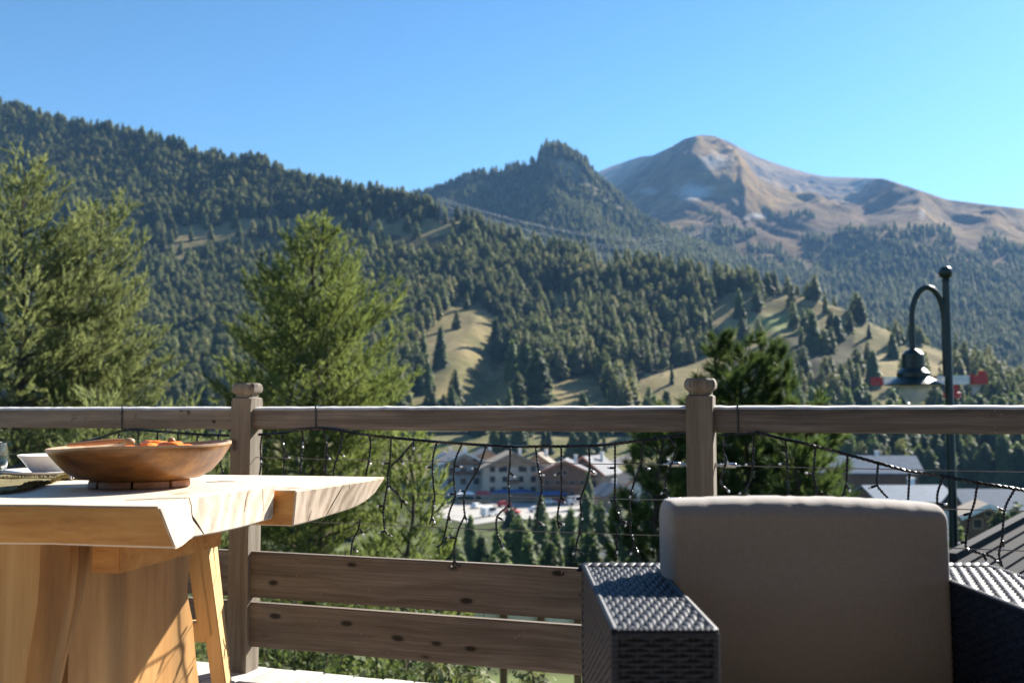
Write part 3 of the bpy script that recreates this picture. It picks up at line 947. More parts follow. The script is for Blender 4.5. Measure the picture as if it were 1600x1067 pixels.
# valley floor trees
def in_village(X, Y):
    px, _ = to_px(X, Y, -20 + 0 * Y)
    return (px > 560) & (px < 1010) & (Y > 278) & (Y < 334)
def keep_v1(qx, qy, px, X, Y, Z):
    return (rng.random(len(X)) < np.where(px > 1560, 0.9, np.where(px > 1270, np.where(Y < 350, 0.62, 0.2), 0.2))) & (Y > 296)
plant(1500, (1240, 1760), (290, 450), ground_z, lambda X, Y, n: rng.uniform(12, 20, n), keep_v1, [5, 6, 7, 1])
def keep_v2(qx, qy, px, X, Y, Z):
    d = fbm(X / 25, Y / 25, 2, 19)
    return (rng.random(len(X)) < np.where(d > 0.12, 0.5, 0.03)) & ~in_village(X, Y) & ~((px > 930) & (px < 1030) & (Y < 372))
plant(500, (560, 1240), (330, 405), ground_z, lambda X, Y, n: rng.uniform(9, 16, n), keep_v2, [5, 6, 7])
def keep_v3(qx, qy, px, X, Y, Z):
    return rng.random(len(X)) < 0.6
plant(160, (-100, 560), (180, 395), ground_z, lambda X, Y, n: rng.uniform(9, 16, n), keep_v3, [5, 6, 7])
# chosen trees standing between the village and the terrace, and in the meadow
def single(px, py_base, py_top, Y, var, w=1.0):
    p = at_y(px, py_base, Y)
    h = (py_base - py_top) / FPX * Y
    zg = gz(p.x, Y)
    return [p.x, Y, zg, EYE + ray(px, py_top)[1] * Y - zg, w, var, px, (py_base + py_top) / 2]
ONE = []
for px, pt, Y, v, w in [(778, 826, 95, 5, 0.8), (845, 776, 150, 6, 0.75), (866, 806, 120, 7, 0.8), (892, 792, 140, 5, 0.85), (915, 770, 165, 6, 0.8), (938, 786, 135, 5, 0.9), (962, 768, 150, 7, 1.0),
                        (985, 800, 110, 6, 0.9), (825, 838, 90, 5, 0.9), (860, 850, 80, 6, 0.9), (805, 812, 128, 7, 0.8), (752, 836, 105, 6, 0.9), (895, 842, 84, 5, 0.85), (930, 846, 78, 7, 0.9), (735, 806, 140, 6, 0.8), (918, 735, 262, 5, 0.8), (1000, 830, 80, 6, 1.0),
                        (1100, 735, 160, 5, 1.0), (1220, 712, 210, 6, 1.0), (1240, 745, 150, 7, 1.1), (1010, 745, 180, 5, 1.0), (1560, 800, 88, 6, 1.2), (1395, 830, 90, 5, 1.0), (1490, 818, 84, 7, 1.0), (1300, 790, 120, 6, 1.1), (1585, 790, 98, 5, 1.1)]:
    p = at_y(px, 700, Y); zg = gz(p.x, Y)
    ONE.append([p.x, Y, zg, EYE + ray(px, pt)[1] * Y - zg, w, v, px, pt + 20])
rv_ = np.random.default_rng(5)
for k in range(110):
    px = rv_.uniform(690, 1020); Y = rv_.uniform(82, 225)
    lim = 775 + 60 * abs(math.sin(px / 37.0)) + (230 - Y) * 0.25
    if px < 850 and Y > 150: continue
    p = at_y(px, 700, Y); zg = gz(p.x, Y)
    h = min(EYE + ray(px, lim + rv_.uniform(0, 30))[1] * Y - zg, rv_.uniform(9, 15))
    if h < 3: continue
    ONE.append([p.x, Y, zg, h, rv_.uniform(1.0, 1.6), int(rv_.choice([5, 6, 6, 7])), px, 800])
for k in range(7):
    px = 800 + 14 * k + rv_.uniform(-4, 4); Y = rv_.uniform(195, 222)
    p = at_y(px, 700, Y); zg = gz(p.x, Y)
    ONE.append([p.x, Y, zg, rv_.uniform(2.5, 5.0), rv_.uniform(1.2, 2.0), int(rv_.choice([5, 6, 6, 7])), px, 830])
for px, pt, col, v, w in [(772, 668, 345, 5, 1.5), (785, 672, 348, 6, 1.3), (850, 668, 350, 7, 1.0), (858, 672, 346, 5, 1.0), (895, 676, 343, 6, 1.4), (912, 672, 345, 6, 1.6), (930, 674, 347, 5, 1.4), (944, 682, 350, 7, 1.2)]:
    p = at_y(px, 700, col); zg = gz(p.x, col)
    ONE.append([p.x, col, zg, EYE + ray(px, pt)[1] * col - zg, w, v, px, pt + 16])
def on_hill(px, pyb, pyt, v, w=1.0):
    """stand a tree where the sight line meets the hillside"""
    Ys = np.linspace(402, 1000, 900)
    cols = col_of(px, pyb) + 0 * Ys
    zz = hill_a(cols, Ys)
    line = EYE + elev(px, pyb) * Ys
    i = int(np.argmax(zz > line))
    Y = float(Ys[i]); X = float(a_of(cols[i]) * Y)
    return [X, Y, float(zz[i]) - 0.3, (pyb - pyt) / FPX * Y * 1.02, w, v, px, (pyb + pyt) / 2]
NLONE0 = len(ONE)
LONE = ['tall slim conifer standing alone in the middle of the central meadow', 'small conifer at the lower edge of the central meadow, right of the tall slim one', 'small conifer at the upper tip of the central meadow',
        'conifer at the right border of the central meadow under the dark gully', 'dense conifer at the left foot of the central meadow', 'conifer leaning on the left border of the central meadow, beside the broad pine',
        'big round topped conifer in the clump at the right foot of the central meadow', 'tall conifer behind the clump at the right foot of the central meadow', 'biggest conifer of the clump nearest the rail, right foot of the central meadow',
        'conifer at the upper left tip of the green right meadow', 'conifer standing low on the left border of the green right meadow', 'tall conifer on the ridge between the green meadow and the tan meadow',
        'conifer on the ridge just right of the tall one between the two right meadows', 'small conifer in the tan meadow left of the swan neck lamp arm', 'conifer in the tan meadow just left of the lamp head', 'slim conifer below the tan meadow, left of the lamp head', 'little conifer in the small strip of meadow left of the second post cap']
for px, pb, pt, v, w in [(688, 572, 510, 5, 0.9), (712, 632, 580, 7, 0.8), (735, 474, 440, 6, 0.9), (775, 560, 497, 5, 1.0), (668, 612, 566, 6, 1.1), (655, 616, 570, 5, 1.1), (822, 612, 540, 6, 1.2), (800, 590, 532, 5, 1.1), (840, 626, 548, 6, 1.3),
                         (1155, 498, 452, 5, 0.9), (1162, 530, 482, 6, 0.8), (1270, 548, 486, 5, 1.1), (1308, 530, 492, 6, 1.2), (1358, 528, 506, 7, 1.0), (1395, 560, 520, 5, 1.2), (1365, 600, 548, 6, 1.0), (1050, 600, 570, 7, 0.7)]:
    ONE.append(on_hill(px, pb, pt, v, w))
ONE = np.array(ONE)
ALL = np.vstack(TREES)
# the 300 that show largest stand as objects of their own, the rest is one forest
front = hidden_by_front(ALL[:, 6], ALL[:, 7]) | (ALL[:, 6] < 2) | (ALL[:, 6] > 1598)
score = ALL[:, 3] / ALL[:, 1] * np.where(front, 0.0, 1.0)
order = np.argsort(-score)
NIND = 300 - len(ONE) - 6
near, rest = ALL[order[:NIND]], ALL[order[NIND:]]
def tree_label(t, special):
    X, Y, px = t[0], t[1], t[6]
    return None
SPECIAL = {0: 'short rounded green conifer below the pale gravel yard'}
GRP_F, GRP_V = 'conifers standing in the hillside forest', 'conifers growing on the valley floor'
for j, t in enumerate(np.vstack([ONE, near])):
    v = int(t[5])
    o = link('conifer', VAR[v], None, (t[0], t[1], t[2]), (0, 0, rng.uniform(0, 6.28)), (t[3] * t[4], t[3] * t[4], t[3]))
    px_ = t[6]
    if NLONE0 <= j < len(ONE):
        tag(o, LONE[j - NLONE0], 'tree', 'lone conifers in the hillside meadows')
    elif t[1] >= 400:
        if px_ < 640: tag(o, 'dark conifer standing in the forest on the left part of the hillside', 'tree', 'conifers of the left hillside forest')
        elif px_ < 1000: tag(o, 'dark conifer standing around the central meadow of the hillside', 'tree', 'conifers round the central meadow')
        else: tag(o, 'dark conifer standing on the right spur of the hillside below the pale meadows', 'tree', 'conifers on the right spur')
    elif t[1] < 290:
        if t[1] > 190: tag(o, 'low bushy conifer at the near edge of the pale gravel yard', 'tree', 'low conifers along the yard')
        elif px_ < 850: tag(o, 'bushy green conifer below the yard, left of the light string drops before the timber chalet', 'tree', 'conifers below the yard, left part')
        elif px_ < 1060: tag(o, 'bushy green conifer between the yard and the wicker arm of the chair', 'tree', 'conifers below the yard, right part')
        else: tag(o, 'green conifer standing among the blue roofed houses at the right', 'tree', 'conifers among the right houses')
    elif px_ > 1230: tag(o, 'dark conifer in the wood behind the long brown timber building', 'tree', 'conifers behind the timber building')
    else: tag(o, 'dark conifer on the meadow slope just behind the village houses', 'tree', 'conifers behind the village')
def forest(name, T, mats):
    me = bpy.data.meshes.new(name)
    n = len(T)
    me.vertices.add(n)
    me.vertices.foreach_set('co', T[:, :3].astype(np.float32).ravel())
    a = me.attributes.new('tree_scale', 'FLOAT_VECTOR', 'POINT')
    sc = np.stack([T[:, 3] * T[:, 4], T[:, 3] * T[:, 4], T[:, 3]], 1).astype(np.float32)
    a.data.foreach_set('vector', sc.ravel())
    a = me.attributes.new('tree_turn', 'FLOAT_VECTOR', 'POINT')
    rv = np.stack([rng.normal(0, 0.03, n), rng.normal(0, 0.03, n), rng.uniform(0, 6.28, n)], 1).astype(np.float32)
    a.data.foreach_set('vector', rv.ravel())
    a = me.attributes.new('tree_kind', 'INT', 'POINT')
    a.data.foreach_set('value', T[:, 5].astype(np.int32))
    o = link(name, me)
    ng = bpy.data.node_groups.new(name, 'GeometryNodeTree')
    ng.interface.new_socket('Geometry', in_out='INPUT', socket_type='NodeSocketGeometry')
    ng.interface.new_socket('Geometry', in_out='OUTPUT', socket_type='NodeSocketGeometry')
    N, L = ng.nodes, ng.links
    gi, go = N.new('NodeGroupInput'), N.new('NodeGroupOutput')
    iop = N.new('GeometryNodeInstanceOnPoints')
    L.new(gi.outputs[0], iop.inputs['Points'])
    jn = N.new('GeometryNodeJoinGeometry')
    srcs = [PROTO[k] for k in range(len(VAR))]
    for s in reversed(srcs):
        oi = N.new('GeometryNodeObjectInfo')
        oi.inputs['Object'].default_value = s
        oi.inputs['As Instance'].default_value = True
        L.new(oi.outputs['Geometry'], jn.inputs[0])
    L.new(jn.outputs[0], iop.inputs['Instance'])
    iop.inputs['Pick Instance'].default_value = True
    def attr(nm, dt):
        q = N.new('GeometryNodeInputNamedAttribute'); q.data_type = dt
        q.inputs['Name'].default_value = nm
        return q.outputs[0]
    L.new(attr('tree_kind', 'INT'), iop.inputs['Instance Index'])
    er = N.new('FunctionNodeEulerToRotation')
    L.new(attr('tree_turn', 'FLOAT_VECTOR'), er.inputs[0])
    L.new(er.outputs[0], iop.inputs['Rotation'])
    L.new(attr('tree_scale', 'FLOAT_VECTOR'), iop.inputs['Scale'])
    L.new(iop.outputs[0], go.inputs[0])
    md = o.modifiers.new('trees', 'NODES')
    md.node_group = ng
    return o
# Object Info reads each kind's mesh in its own space: any standing tree of that kind serves as the source
PROTO = {}
for o in list(COL.objects):
    if o.name.startswith('conifer') and o.type == 'MESH':
        k = VAR.index(o.data)
        PROTO.setdefault(k, o)
for k in range(len(VAR)):
    if k not in PROTO:      # none of the 300 is of this kind: stand one behind the ridge, in the same wood
        t = rest[k * 50]
        PROTO[k] = tag(link('conifer', VAR[k], None, (t[0], t[1], t[2]), (0, 0, 0), (t[3], t[3], t[3])), 'dark conifer standing on the forested hillside beyond the village', 'tree', GRP_F)
fo = forest('forest', rest, None)
fo['kind'] = 'stuff'
fo['label'] = 'dense dark conifer forest covering the hillsides across the valley'

# ================================================================== TREES BESIDE THE TERRACE
def pine(name, label, loc, H, prof, seed, needle, clear=0.04, whorls=26, per=6, e0=(-0.15, 0.9), upcurl=0.45, tuft=0.28, nlen=0.14, nw=0.026, K=17, dens=1.0, trunk_r=0.16, fork=0.0, group=None, spread=0.55, lean=(0, 0)):
    r = np.random.default_rng(seed)
    rt = root(name, loc, label, 'tree', group)
    wood_mb = MB()
    tp = [(0.08 * math.sin(k * 1.3 + seed) * k / 10 + lean[0] * (k / 12) ** 1.5, 0.08 * math.cos(k * 1.7 + seed) * k / 10 + lean[1] * (k / 12) ** 1.5, H * 0.985 * k / 12) for k in range(13)]
    tk = MB().tube(tp, [trunk_r * (1 - 0.93 * k / 12) + 0.008 for k in range(13)], 9)
    if fork:
        i0 = int(12 * fork)
        fp = [Vector(tp[i0])] + [Vector(tp[min(12, i0 + k)]) + Vector((0.26 * min(1, k / 2.0), -0.1, 0.12 * k / 6)) for k in range(1, 13 - i0)]
        tk.tube(fp, [trunk_r * (0.62 - 0.55 * k / len(fp)) + 0.006 for k in range(len(fp))], 7)
    tk.obj('trunk', M['bark'], rt, smooth=True, loc=loc)
    def axis(z):
        k = z / (H * 0.985) * 12
        i = min(11, max(0, int(k)))
        return Vector(tp[i]).lerp(Vector(tp[i + 1]), k - i)
    P, D, LN = [], [], []
    def shoot(p, d, ln):
        P.append(p); D.append(d); LN.append(ln)
    for w in range(whorls):
        t = clear + (0.985 - clear) * ((w + 0.4) / whorls) ** 0.92
        z0 = H * t
        n = max(3, int(round(per * (0.75 + 0.5 * r.random()))))
        a0 = r.random() * 6.28
        for b in range(n):
            az = a0 + 2 * PI * b / n + r.normal(0, 0.25)
            L = prof(t, az) * r.uniform(0.80, 1.06)
            if L < 0.12: L = 0.12
            es = e0[0] + (e0[1] - e0[0]) * t ** 1.6 + r.normal(0, 0.10)
            o = axis(z0 + r.normal(0, 0.08) * (H / 12))
            hd = Vector((math.cos(az), math.sin(az), 0))
            side = Vector((-math.sin(az), math.cos(az), 0))
            pts = []
            bend = r.normal(0, 0.12)
            for k in range(7):
                s = k / 6
                pts.append(o + hd * (L * s * (1 - 0.08 * s)) + side * (bend * L * s * s) + Vector((0, 0, L * (es * s + upcurl * s * s))))
            wood_mb.tube(pts, [0.012 * (0.4 + L * 0.55) * (1 - 0.85 * k / 6) + 0.003 for k in range(7)], 4, cap=False)
            def bp(s):
                k = s * 6; i = min(5, int(k)); return pts[i].lerp(pts[i + 1], k - i)
            bd = (pts[6] - pts[5]).normalized()
            shoot(pts[6] - bd * tuft * 0.6, bd, tuft * 1.15)
            m = int((L * 6.5 + 2) * dens)
            for q in range(m):
                s = 0.22 + 0.76 * (q + r.random()) / m
                sd = 1 if q % 2 else -1
                p = bp(s)
                i = min(5, int(s * 6)); d0 = (pts[i + 1] - pts[i]).normalized()
                tl = (0.38 * L * (1 - s) + 0.22) * r.uniform(0.7, 1.2)
                td = (d0 * 0.75 + side * sd * r.uniform(0.5, 1.0) + Vector((0, 0, r.uniform(-0.05, 0.5)))).normalized()
                ns = max(1, int(tl / (tuft * 0.62)))
                for c in range(ns):
                    pp = p + td * (tl * (c + 0.3) / ns)
                    sdv = (td + Vector(r.normal(0, 0.38, 3)) + Vector((0, 0, 0.42))).normalized()
                    shoot(pp, sdv, tuft * r.uniform(0.75, 1.2))
    wood_mb.obj('branches', M['bark'], rt, smooth=True, loc=loc)['kind'] = 'stuff'
    P = np.array([tuple(p) for p in P]); D = np.array([tuple(d) for d in D]); LN = np.array(LN)
    n = len(P)
    base = np.repeat(P, K, 0); dd = np.repeat(D, K, 0); ll = np.repeat(LN, K)
    nn = n * K
    u = r.random(nn)
    R = r.normal(size=(nn, 3))
    pr = R - dd * np.sum(R * dd, 1, keepdims=True); pr /= np.linalg.norm(pr, axis=1, keepdims=True)
    b = base + dd * (u * ll)[:, None]
    nd = dd + pr * spread * (1.05 - 0.5 * u)[:, None]; nd /= np.linalg.norm(nd, axis=1, keepdims=True)
    R2 = r.normal(size=(nn, 3))
    sv = np.cross(nd, R2); sv /= np.linalg.norm(sv, axis=1, keepdims=True)
    nl = nlen * r.uniform(0.7, 1.25, nn)[:, None]
    wv = sv * nw * 0.5
    V = np.stack([b - wv, b + wv, b + nd * nl], 1).reshape(-1, 3)
    me = np_mesh('crown', V, np.arange(len(V)).reshape(-1, 3), needle)
    link('crown', me, rt, loc)
    return rt, len(V) // 3

NT = 0
def stand(px, Y):
    p = at_y(px, 700, Y)
    z = gz(p.x, Y) if Y > 3.3 else -3.2
    return (p.x, Y, z - 0.05)
def prof_tab(tab):
    a = np.array(tab, float)
    def f(t, az): return float(np.interp(t, a[:, 0], a[:, 1])) * (1 + 0.12 * math.sin(az * 3 + t * 9))
    return f
def pine_at(name, label, px, py_top, Y, tab, seed, needle, **k):
    global NT
    loc = stand(px, Y)
    H = EYE + ray(px, py_top)[1] * Y - loc[2]
    o, n = pine(name, label, loc, H, prof_tab(tab), seed, needle, **k)
    NT += n
    return o
# two tall pines on the left, one in the middle; their feet stand on the slope below the deck
pine_at('pine_tree', 'tall sunlit pine tree with a dark bare trunk, behind the white bowl at the left', 28, 256, 24.0,
        [(0, 2.4), (0.5, 2.9), (0.72, 2.5), (0.82, 1.8), (0.9, 1.1), (0.96, 0.55), (1, 0.22)], 3, M['needle_left'], whorls=30, per=6, clear=0.25, trunk_r=0.17, e0=(-0.05, 0.55), upcurl=0.28, dens=0.95)
pine_at('pine_tree', 'slimmer pine tree leaning in between the two biggest pines', 142, 312, 25.5,
        [(0, 2.0), (0.5, 2.2), (0.7, 2.0), (0.83, 1.4), (0.92, 0.85), (1, 0.2)], 5, M['needle_left'], whorls=26, per=5, clear=0.25, trunk_r=0.11, e0=(0.0, 0.6), upcurl=0.28, dens=1.4)
pine_at('pine_tree', 'broad cone shaped pine tree rising just right of the railing post beside the table', 490, 342, 26.0,
        [(0, 2.9), (0.4, 3.3), (0.6, 3.15), (0.76, 2.4), (0.85, 1.5), (0.93, 0.68), (0.975, 0.32), (1, 0.12)], 9, M['needle'], whorls=34, per=7, clear=0.22, trunk_r=0.17, fork=0.30, e0=(-0.05, 0.55), upcurl=0.26, dens=0.95)
# smaller, lower trees under the rail on the left
pine_at('pine_tree', 'low bushy pine below the rail behind the pointed end of the table slab', 640, 690, 17.0,
        [(0, 1.3), (0.3, 1.35), (0.6, 0.95), (0.85, 0.5), (1, 0.15)], 13, M['needle'], whorls=16, per=6, trunk_r=0.09, dens=1.1)
pine_at('pine_tree', 'small pine below the rail left of the post beside the table', 290, 640, 19.0,
        [(0, 1.6), (0.3, 1.6), (0.6, 1.2), (0.85, 0.6), (1, 0.15)], 15, M['needle_left'], whorls=16, per=6, trunk_r=0.09, dens=1.0)
pine_at('pine_tree', 'small dark pine below the rail behind the wooden bowl', 150, 625, 17.0,
        [(0, 1.6), (0.3, 1.7), (0.6, 1.2), (0.85, 0.6), (1, 0.15)], 17, M['needle_left'], whorls=16, per=6, trunk_r=0.09, dens=1.0)
# stone pine with big needle tufts behind the second post
pine_at('stone_pine', 'dark stone pine with brush like needle tufts behind the post with the chair in front', 1165, 560, 14.0,
        [(0, 1.3), (0.6, 1.5), (0.74, 1.4), (0.82, 1.0), (0.88, 0.76), (0.95, 0.60), (0.985, 0.42), (1, 0.25)], 21, M['needle_dark'], whorls=19, per=7, clear=0.35, trunk_r=0.12, e0=(-0.05, 0.5), upcurl=0.4,
        tuft=0.13, nlen=0.15, nw=0.013, K=64, dens=0.48, spread=0.95)
pine_at('stone_pine', 'shorter stone pine spreading below the rail left of the chair cushion', 1030, 672, 13.0,
        [(0, 1.1), (0.5, 0.95), (0.75, 0.62), (0.9, 0.36), (1, 0.15)], 23, M['needle_dark'], whorls=15, per=6, trunk_r=0.08, e0=(0.0, 0.55), upcurl=0.4,
        clear=0.2, tuft=0.13, nlen=0.145, nw=0.013, K=60, dens=0.36, spread=0.95)
pine_at('stone_pine', 'young stone pine with pale green tufts just above the chair cushion', 1250, 690, 12.5,
        [(0, 1.0), (0.5, 0.9), (0.75, 0.6), (0.9, 0.36), (1, 0.15)], 27, M['needle_dark'], whorls=15, per=6, trunk_r=0.08, e0=(0.0, 0.55), upcurl=0.4,
        clear=0.2, tuft=0.13, nlen=0.145, nw=0.013, K=60, dens=0.36, spread=0.95)

def shrub(name, label, px, py_top, Y, rad, seed, mat, leaf=0.07, n=2600, stems=9, group=None):
    global NT
    r = np.random.default_rng(seed)
    loc = stand(px, Y)
    H = max(0.4, EYE + ray(px, py_top)[1] * Y - loc[2])
    rt = root(name, loc, label, 'shrub', group)
    st = MB()
    ends = []
    for k in range(stems):
        az = 2 * PI * k / stems + r.normal(0, 0.3)
        rr = rad * r.uniform(0.2, 0.95)
        top = Vector((math.cos(az) * rr, math.sin(az) * rr, H * r.uniform(0.6, 1.0)))
        pts = [Vector((0, 0, 0)).lerp(top, s) + Vector((0, 0, H * 0.15 * math.sin(s * PI))) for s in (0, 0.33, 0.66, 1)]
        st.tube(pts, [0.02, 0.015, 0.01, 0.004], 5)
        ends.append(pts)
    st.obj('stems', M['bark'], rt, loc=loc)['kind'] = 'stuff'
    c = np.array([tuple(ends[i % stems][j].lerp(ends[i % stems][j + 1], r.random())) for i, j in zip(range(90), r.integers(0, 3, 90))])
    idx = r.integers(0, len(c), n)
    off = r.normal(size=(n, 3)); off /= np.linalg.norm(off, axis=1, keepdims=True)
    P = c[idx] + off * (rad * 0.36 * r.random(n) ** 0.5)[:, None]
    V = tri_cards(P, off + np.array([0, 0, 0.7]), leaf * r.uniform(0.6, 1.3, n), 0.8, r)
    link('foliage', np_mesh('foliage', V, np.arange(len(V)).reshape(-1, 3), mat), rt, loc)
    NT += n
GS = 'shrubs on the slope under the terrace'
for i, (px, pt, Y, rad, m, lab) in enumerate([
        (430, 985, 7.5, 0.85, 'leaf', 'dark green shrub under the lowest board just right of the left post'),
        (545, 1000, 8.0, 0.8, 'leaf', 'leafy green shrub under the middle of the lowest board'),
        (650, 1012, 8.5, 0.7, 'leaf', 'rounded green shrub low on the slope beyond the deck edge'),
        (745, 1028, 7.6, 0.5, 'leaf_pale', 'pale weedy shrub at the end of the visible deck planks'),
        (810, 1022, 8.6, 0.55, 'leaf_pale', 'pale yellow green weed clump between deck and armchair'),
        (880, 1030, 7.8, 0.5, 'leaf_pale', 'pale weed clump beside the foot of the armchair'),
        (300, 900, 10.0, 1.2, 'leaf', 'dark shrub behind the stool legs'),
        (470, 850, 12.0, 1.3, 'leaf', 'tall leafy shrub seen through the gap above the top board'),
        (590, 870, 12.5, 1.2, 'leaf', 'leafy shrub seen above the top board near the table end'),
        (690, 905, 12.0, 0.9, 'leaf', 'yellow green shrub seen between the two boards'),
        (1545, 830, 24.0, 1.6, 'leaf', 'leafy shrub beside the brown gabled chalet at the right')]):
    shrub('shrub', lab, px, pt, Y, rad, 40 + i, M[m], group=GS)
print('near foliage triangles', NT)

# ================================================================== HAZE
hz = MB().box(-9800, 9800, -9300, 9100, -62, 1500)
hm = bpy.data.materials.new('air')
hm.use_nodes = True
hn, hl = hm.node_tree.nodes, hm.node_tree.links
hn.remove(hn['Principled BSDF'])
pv = hn.new('ShaderNodeVolumePrincipled')
pv.inputs['Color'].default_value = (0.26, 0.54, 1.0, 1)
pv.inputs['Density'].default_value = HAZE_DENSITY
pv.inputs['Anisotropy'].default_value = 0.0
hl.new(pv.outputs[0], hn['Material Output'].inputs['Volume'])
hzo = hz.obj('haze', hm)
hzo['kind'] = 'stuff'

# ================================================================== TERRACE: deck and balustrade
PHI = math.radians(18.7)
FD = Vector((math.cos(PHI), -math.sin(PHI), 0))      # along the fence, to the right and nearer
FN = Vector((-math.sin(PHI), -math.cos(PHI), 0))     # from the fence to the camera
R0 = Vector((-0.9976, 3.785, 0))
def F(u, v, z):
    return R0 + FD * u + FN * v + Vector((0, 0, z))
def on_fence(px, py, v=0.0):
    a, e = ray(px, py)
    d = Vector((a, 1, e))
    o = Vector((0, 0, EYE))
    c = (R0 + FN * v)
    t = (c - o).dot(FN) / d.dot(FN)
    return o + d * t
def u_of(px, v):
    p = on_fence(px, 650, v)
    return (p - R0).dot(FD)
ROT = (0, 0, -PHI)
PW = 0.086
UL = u_of(360.5, 0.02) + PW / 2
UR = u_of(1071.5, 0.02) + PW / 2
SP = UR - UL
UPOSTS = [UL - 2 * SP, UL - SP, UL, UR, UR + SP, UR + 2 * SP]
VC = 0.02 - PW / 2               # centre line of the posts
# deck
deck = root('deck', F(0, 1.5, 0), None, None, None, -PHI)
deck['kind'] = 'structure'
PLW = 0.122
def deck_meshes():
    ms = []
    for k in range(4):
        r = random.Random(k)
        mb = MB().box(-PLW / 2 + 0.0035, PLW / 2 - 0.0035, -2.35, 2.35, -0.028, 0.0)
        ms.append(mb.mesh('plank', M['deck'], bevel=0.003, segs=1))
    return ms
dm = deck_meshes()
for k in range(60):
    u = -2.7 + k * PLW
    p = F(u, 2.35 - 0.085 + random.uniform(-0.006, 0.006), random.uniform(-0.0015, 0.0015))
    link('plank', dm[k % 4], deck, p, (random.uniform(-0.0004, 0.0004), random.uniform(-0.006, 0.006), -PHI))
for v in (-0.02, 1.2, 2.4, 3.6, 4.4):
    MB().box(-2.8, 4.6, -0.03, 0.03, -0.20, -0.0335).obj('joist', M['fence_post'], deck, loc=F(0, v, 0), rot=ROT)
for u in (-2.4, 0.4, 3.2):
    for v in (0.1, 2.4, 4.3):
        MB().box(-0.06, 0.06, -0.06, 0.06, -3.3, -0.204).obj('stilt', M['fence_post'], deck, loc=F(u, v, 0), rot=ROT)

bal = root('balustrade', F(0, VC, 0), 'weathered grey brown timber balustrade with turned post tops, boards and steel cables', 'railing')
def post_mesh():
    h = PW / 2
    zt = 1.020
    mb = MB()
    c = 0.007
    def ring(hw, z, ch=c):
        return [(-hw + ch, -hw, z), (hw - ch, -hw, z), (hw, -hw + ch, z), (hw, hw - ch, z), (hw - ch, hw, z), (-hw + ch, hw, z), (-hw, hw - ch, z), (-hw, -hw + ch, z)]
    rings = [ring(h, -0.06, 0.002), ring(h, 0.985, 0.002), ring(h, zt - 0.004, 0.006), ring(h - 0.006, zt, 0.007)]
    vs = [p for rg in rings for p in rg]
    fs = []
    for i in range(len(rings) - 1):
        for k in range(8):
            fs.append((i * 8 + k, i * 8 + (k + 1) % 8, (i + 1) * 8 + (k + 1) % 8, (i + 1) * 8 + k))
    fs += [tuple(range(7, -1, -1)), tuple((len(rings) - 1) * 8 + k for k in range(8))]
    mb.add(vs, fs)
    return mb.mesh('post', M['fence_post'], smooth=True, auto=25)
def cap_mesh():
    prof = [(0.036, 1.0205), (0.036, 1.029), (0.039, 1.033), (0.0465, 1.039), (0.0500, 1.047), (0.0500, 1.058), (0.0465, 1.068), (0.0400, 1.0745), (0.0, 1.076)]
    vs, fs = [], []
    n = 8
    for hw, z in prof[:-1]:
        ch = hw * 0.42
        vs += [(-hw + ch, -hw, z), (hw - ch, -hw, z), (hw, -hw + ch, z), (hw, hw - ch, z), (hw - ch, hw, z), (-hw + ch, hw, z), (-hw, hw - ch, z), (-hw, -hw + ch, z)]
    for i in range(len(prof) - 2):
        for k in range(n):
            fs.append((i * n + k, i * n + (k + 1) % n, (i + 1) * n + (k + 1) % n, (i + 1) * n + k))
    fs += [tuple(range(7, -1, -1)), tuple((len(prof) - 2) * n + k for k in range(n))]
    return MB().add(vs, fs).mesh('post_cap', M['fence_post'], smooth=True, auto=24)
pm, cm = post_mesh(), cap_mesh()
posts = []
for u in UPOSTS:
    p = link('post', pm, bal, F(u, VC, 0), ROT)
    link('post_cap', cm, p, F(u, VC, 0), (0, 0, -PHI))
    posts.append(p)
RT = 0.045
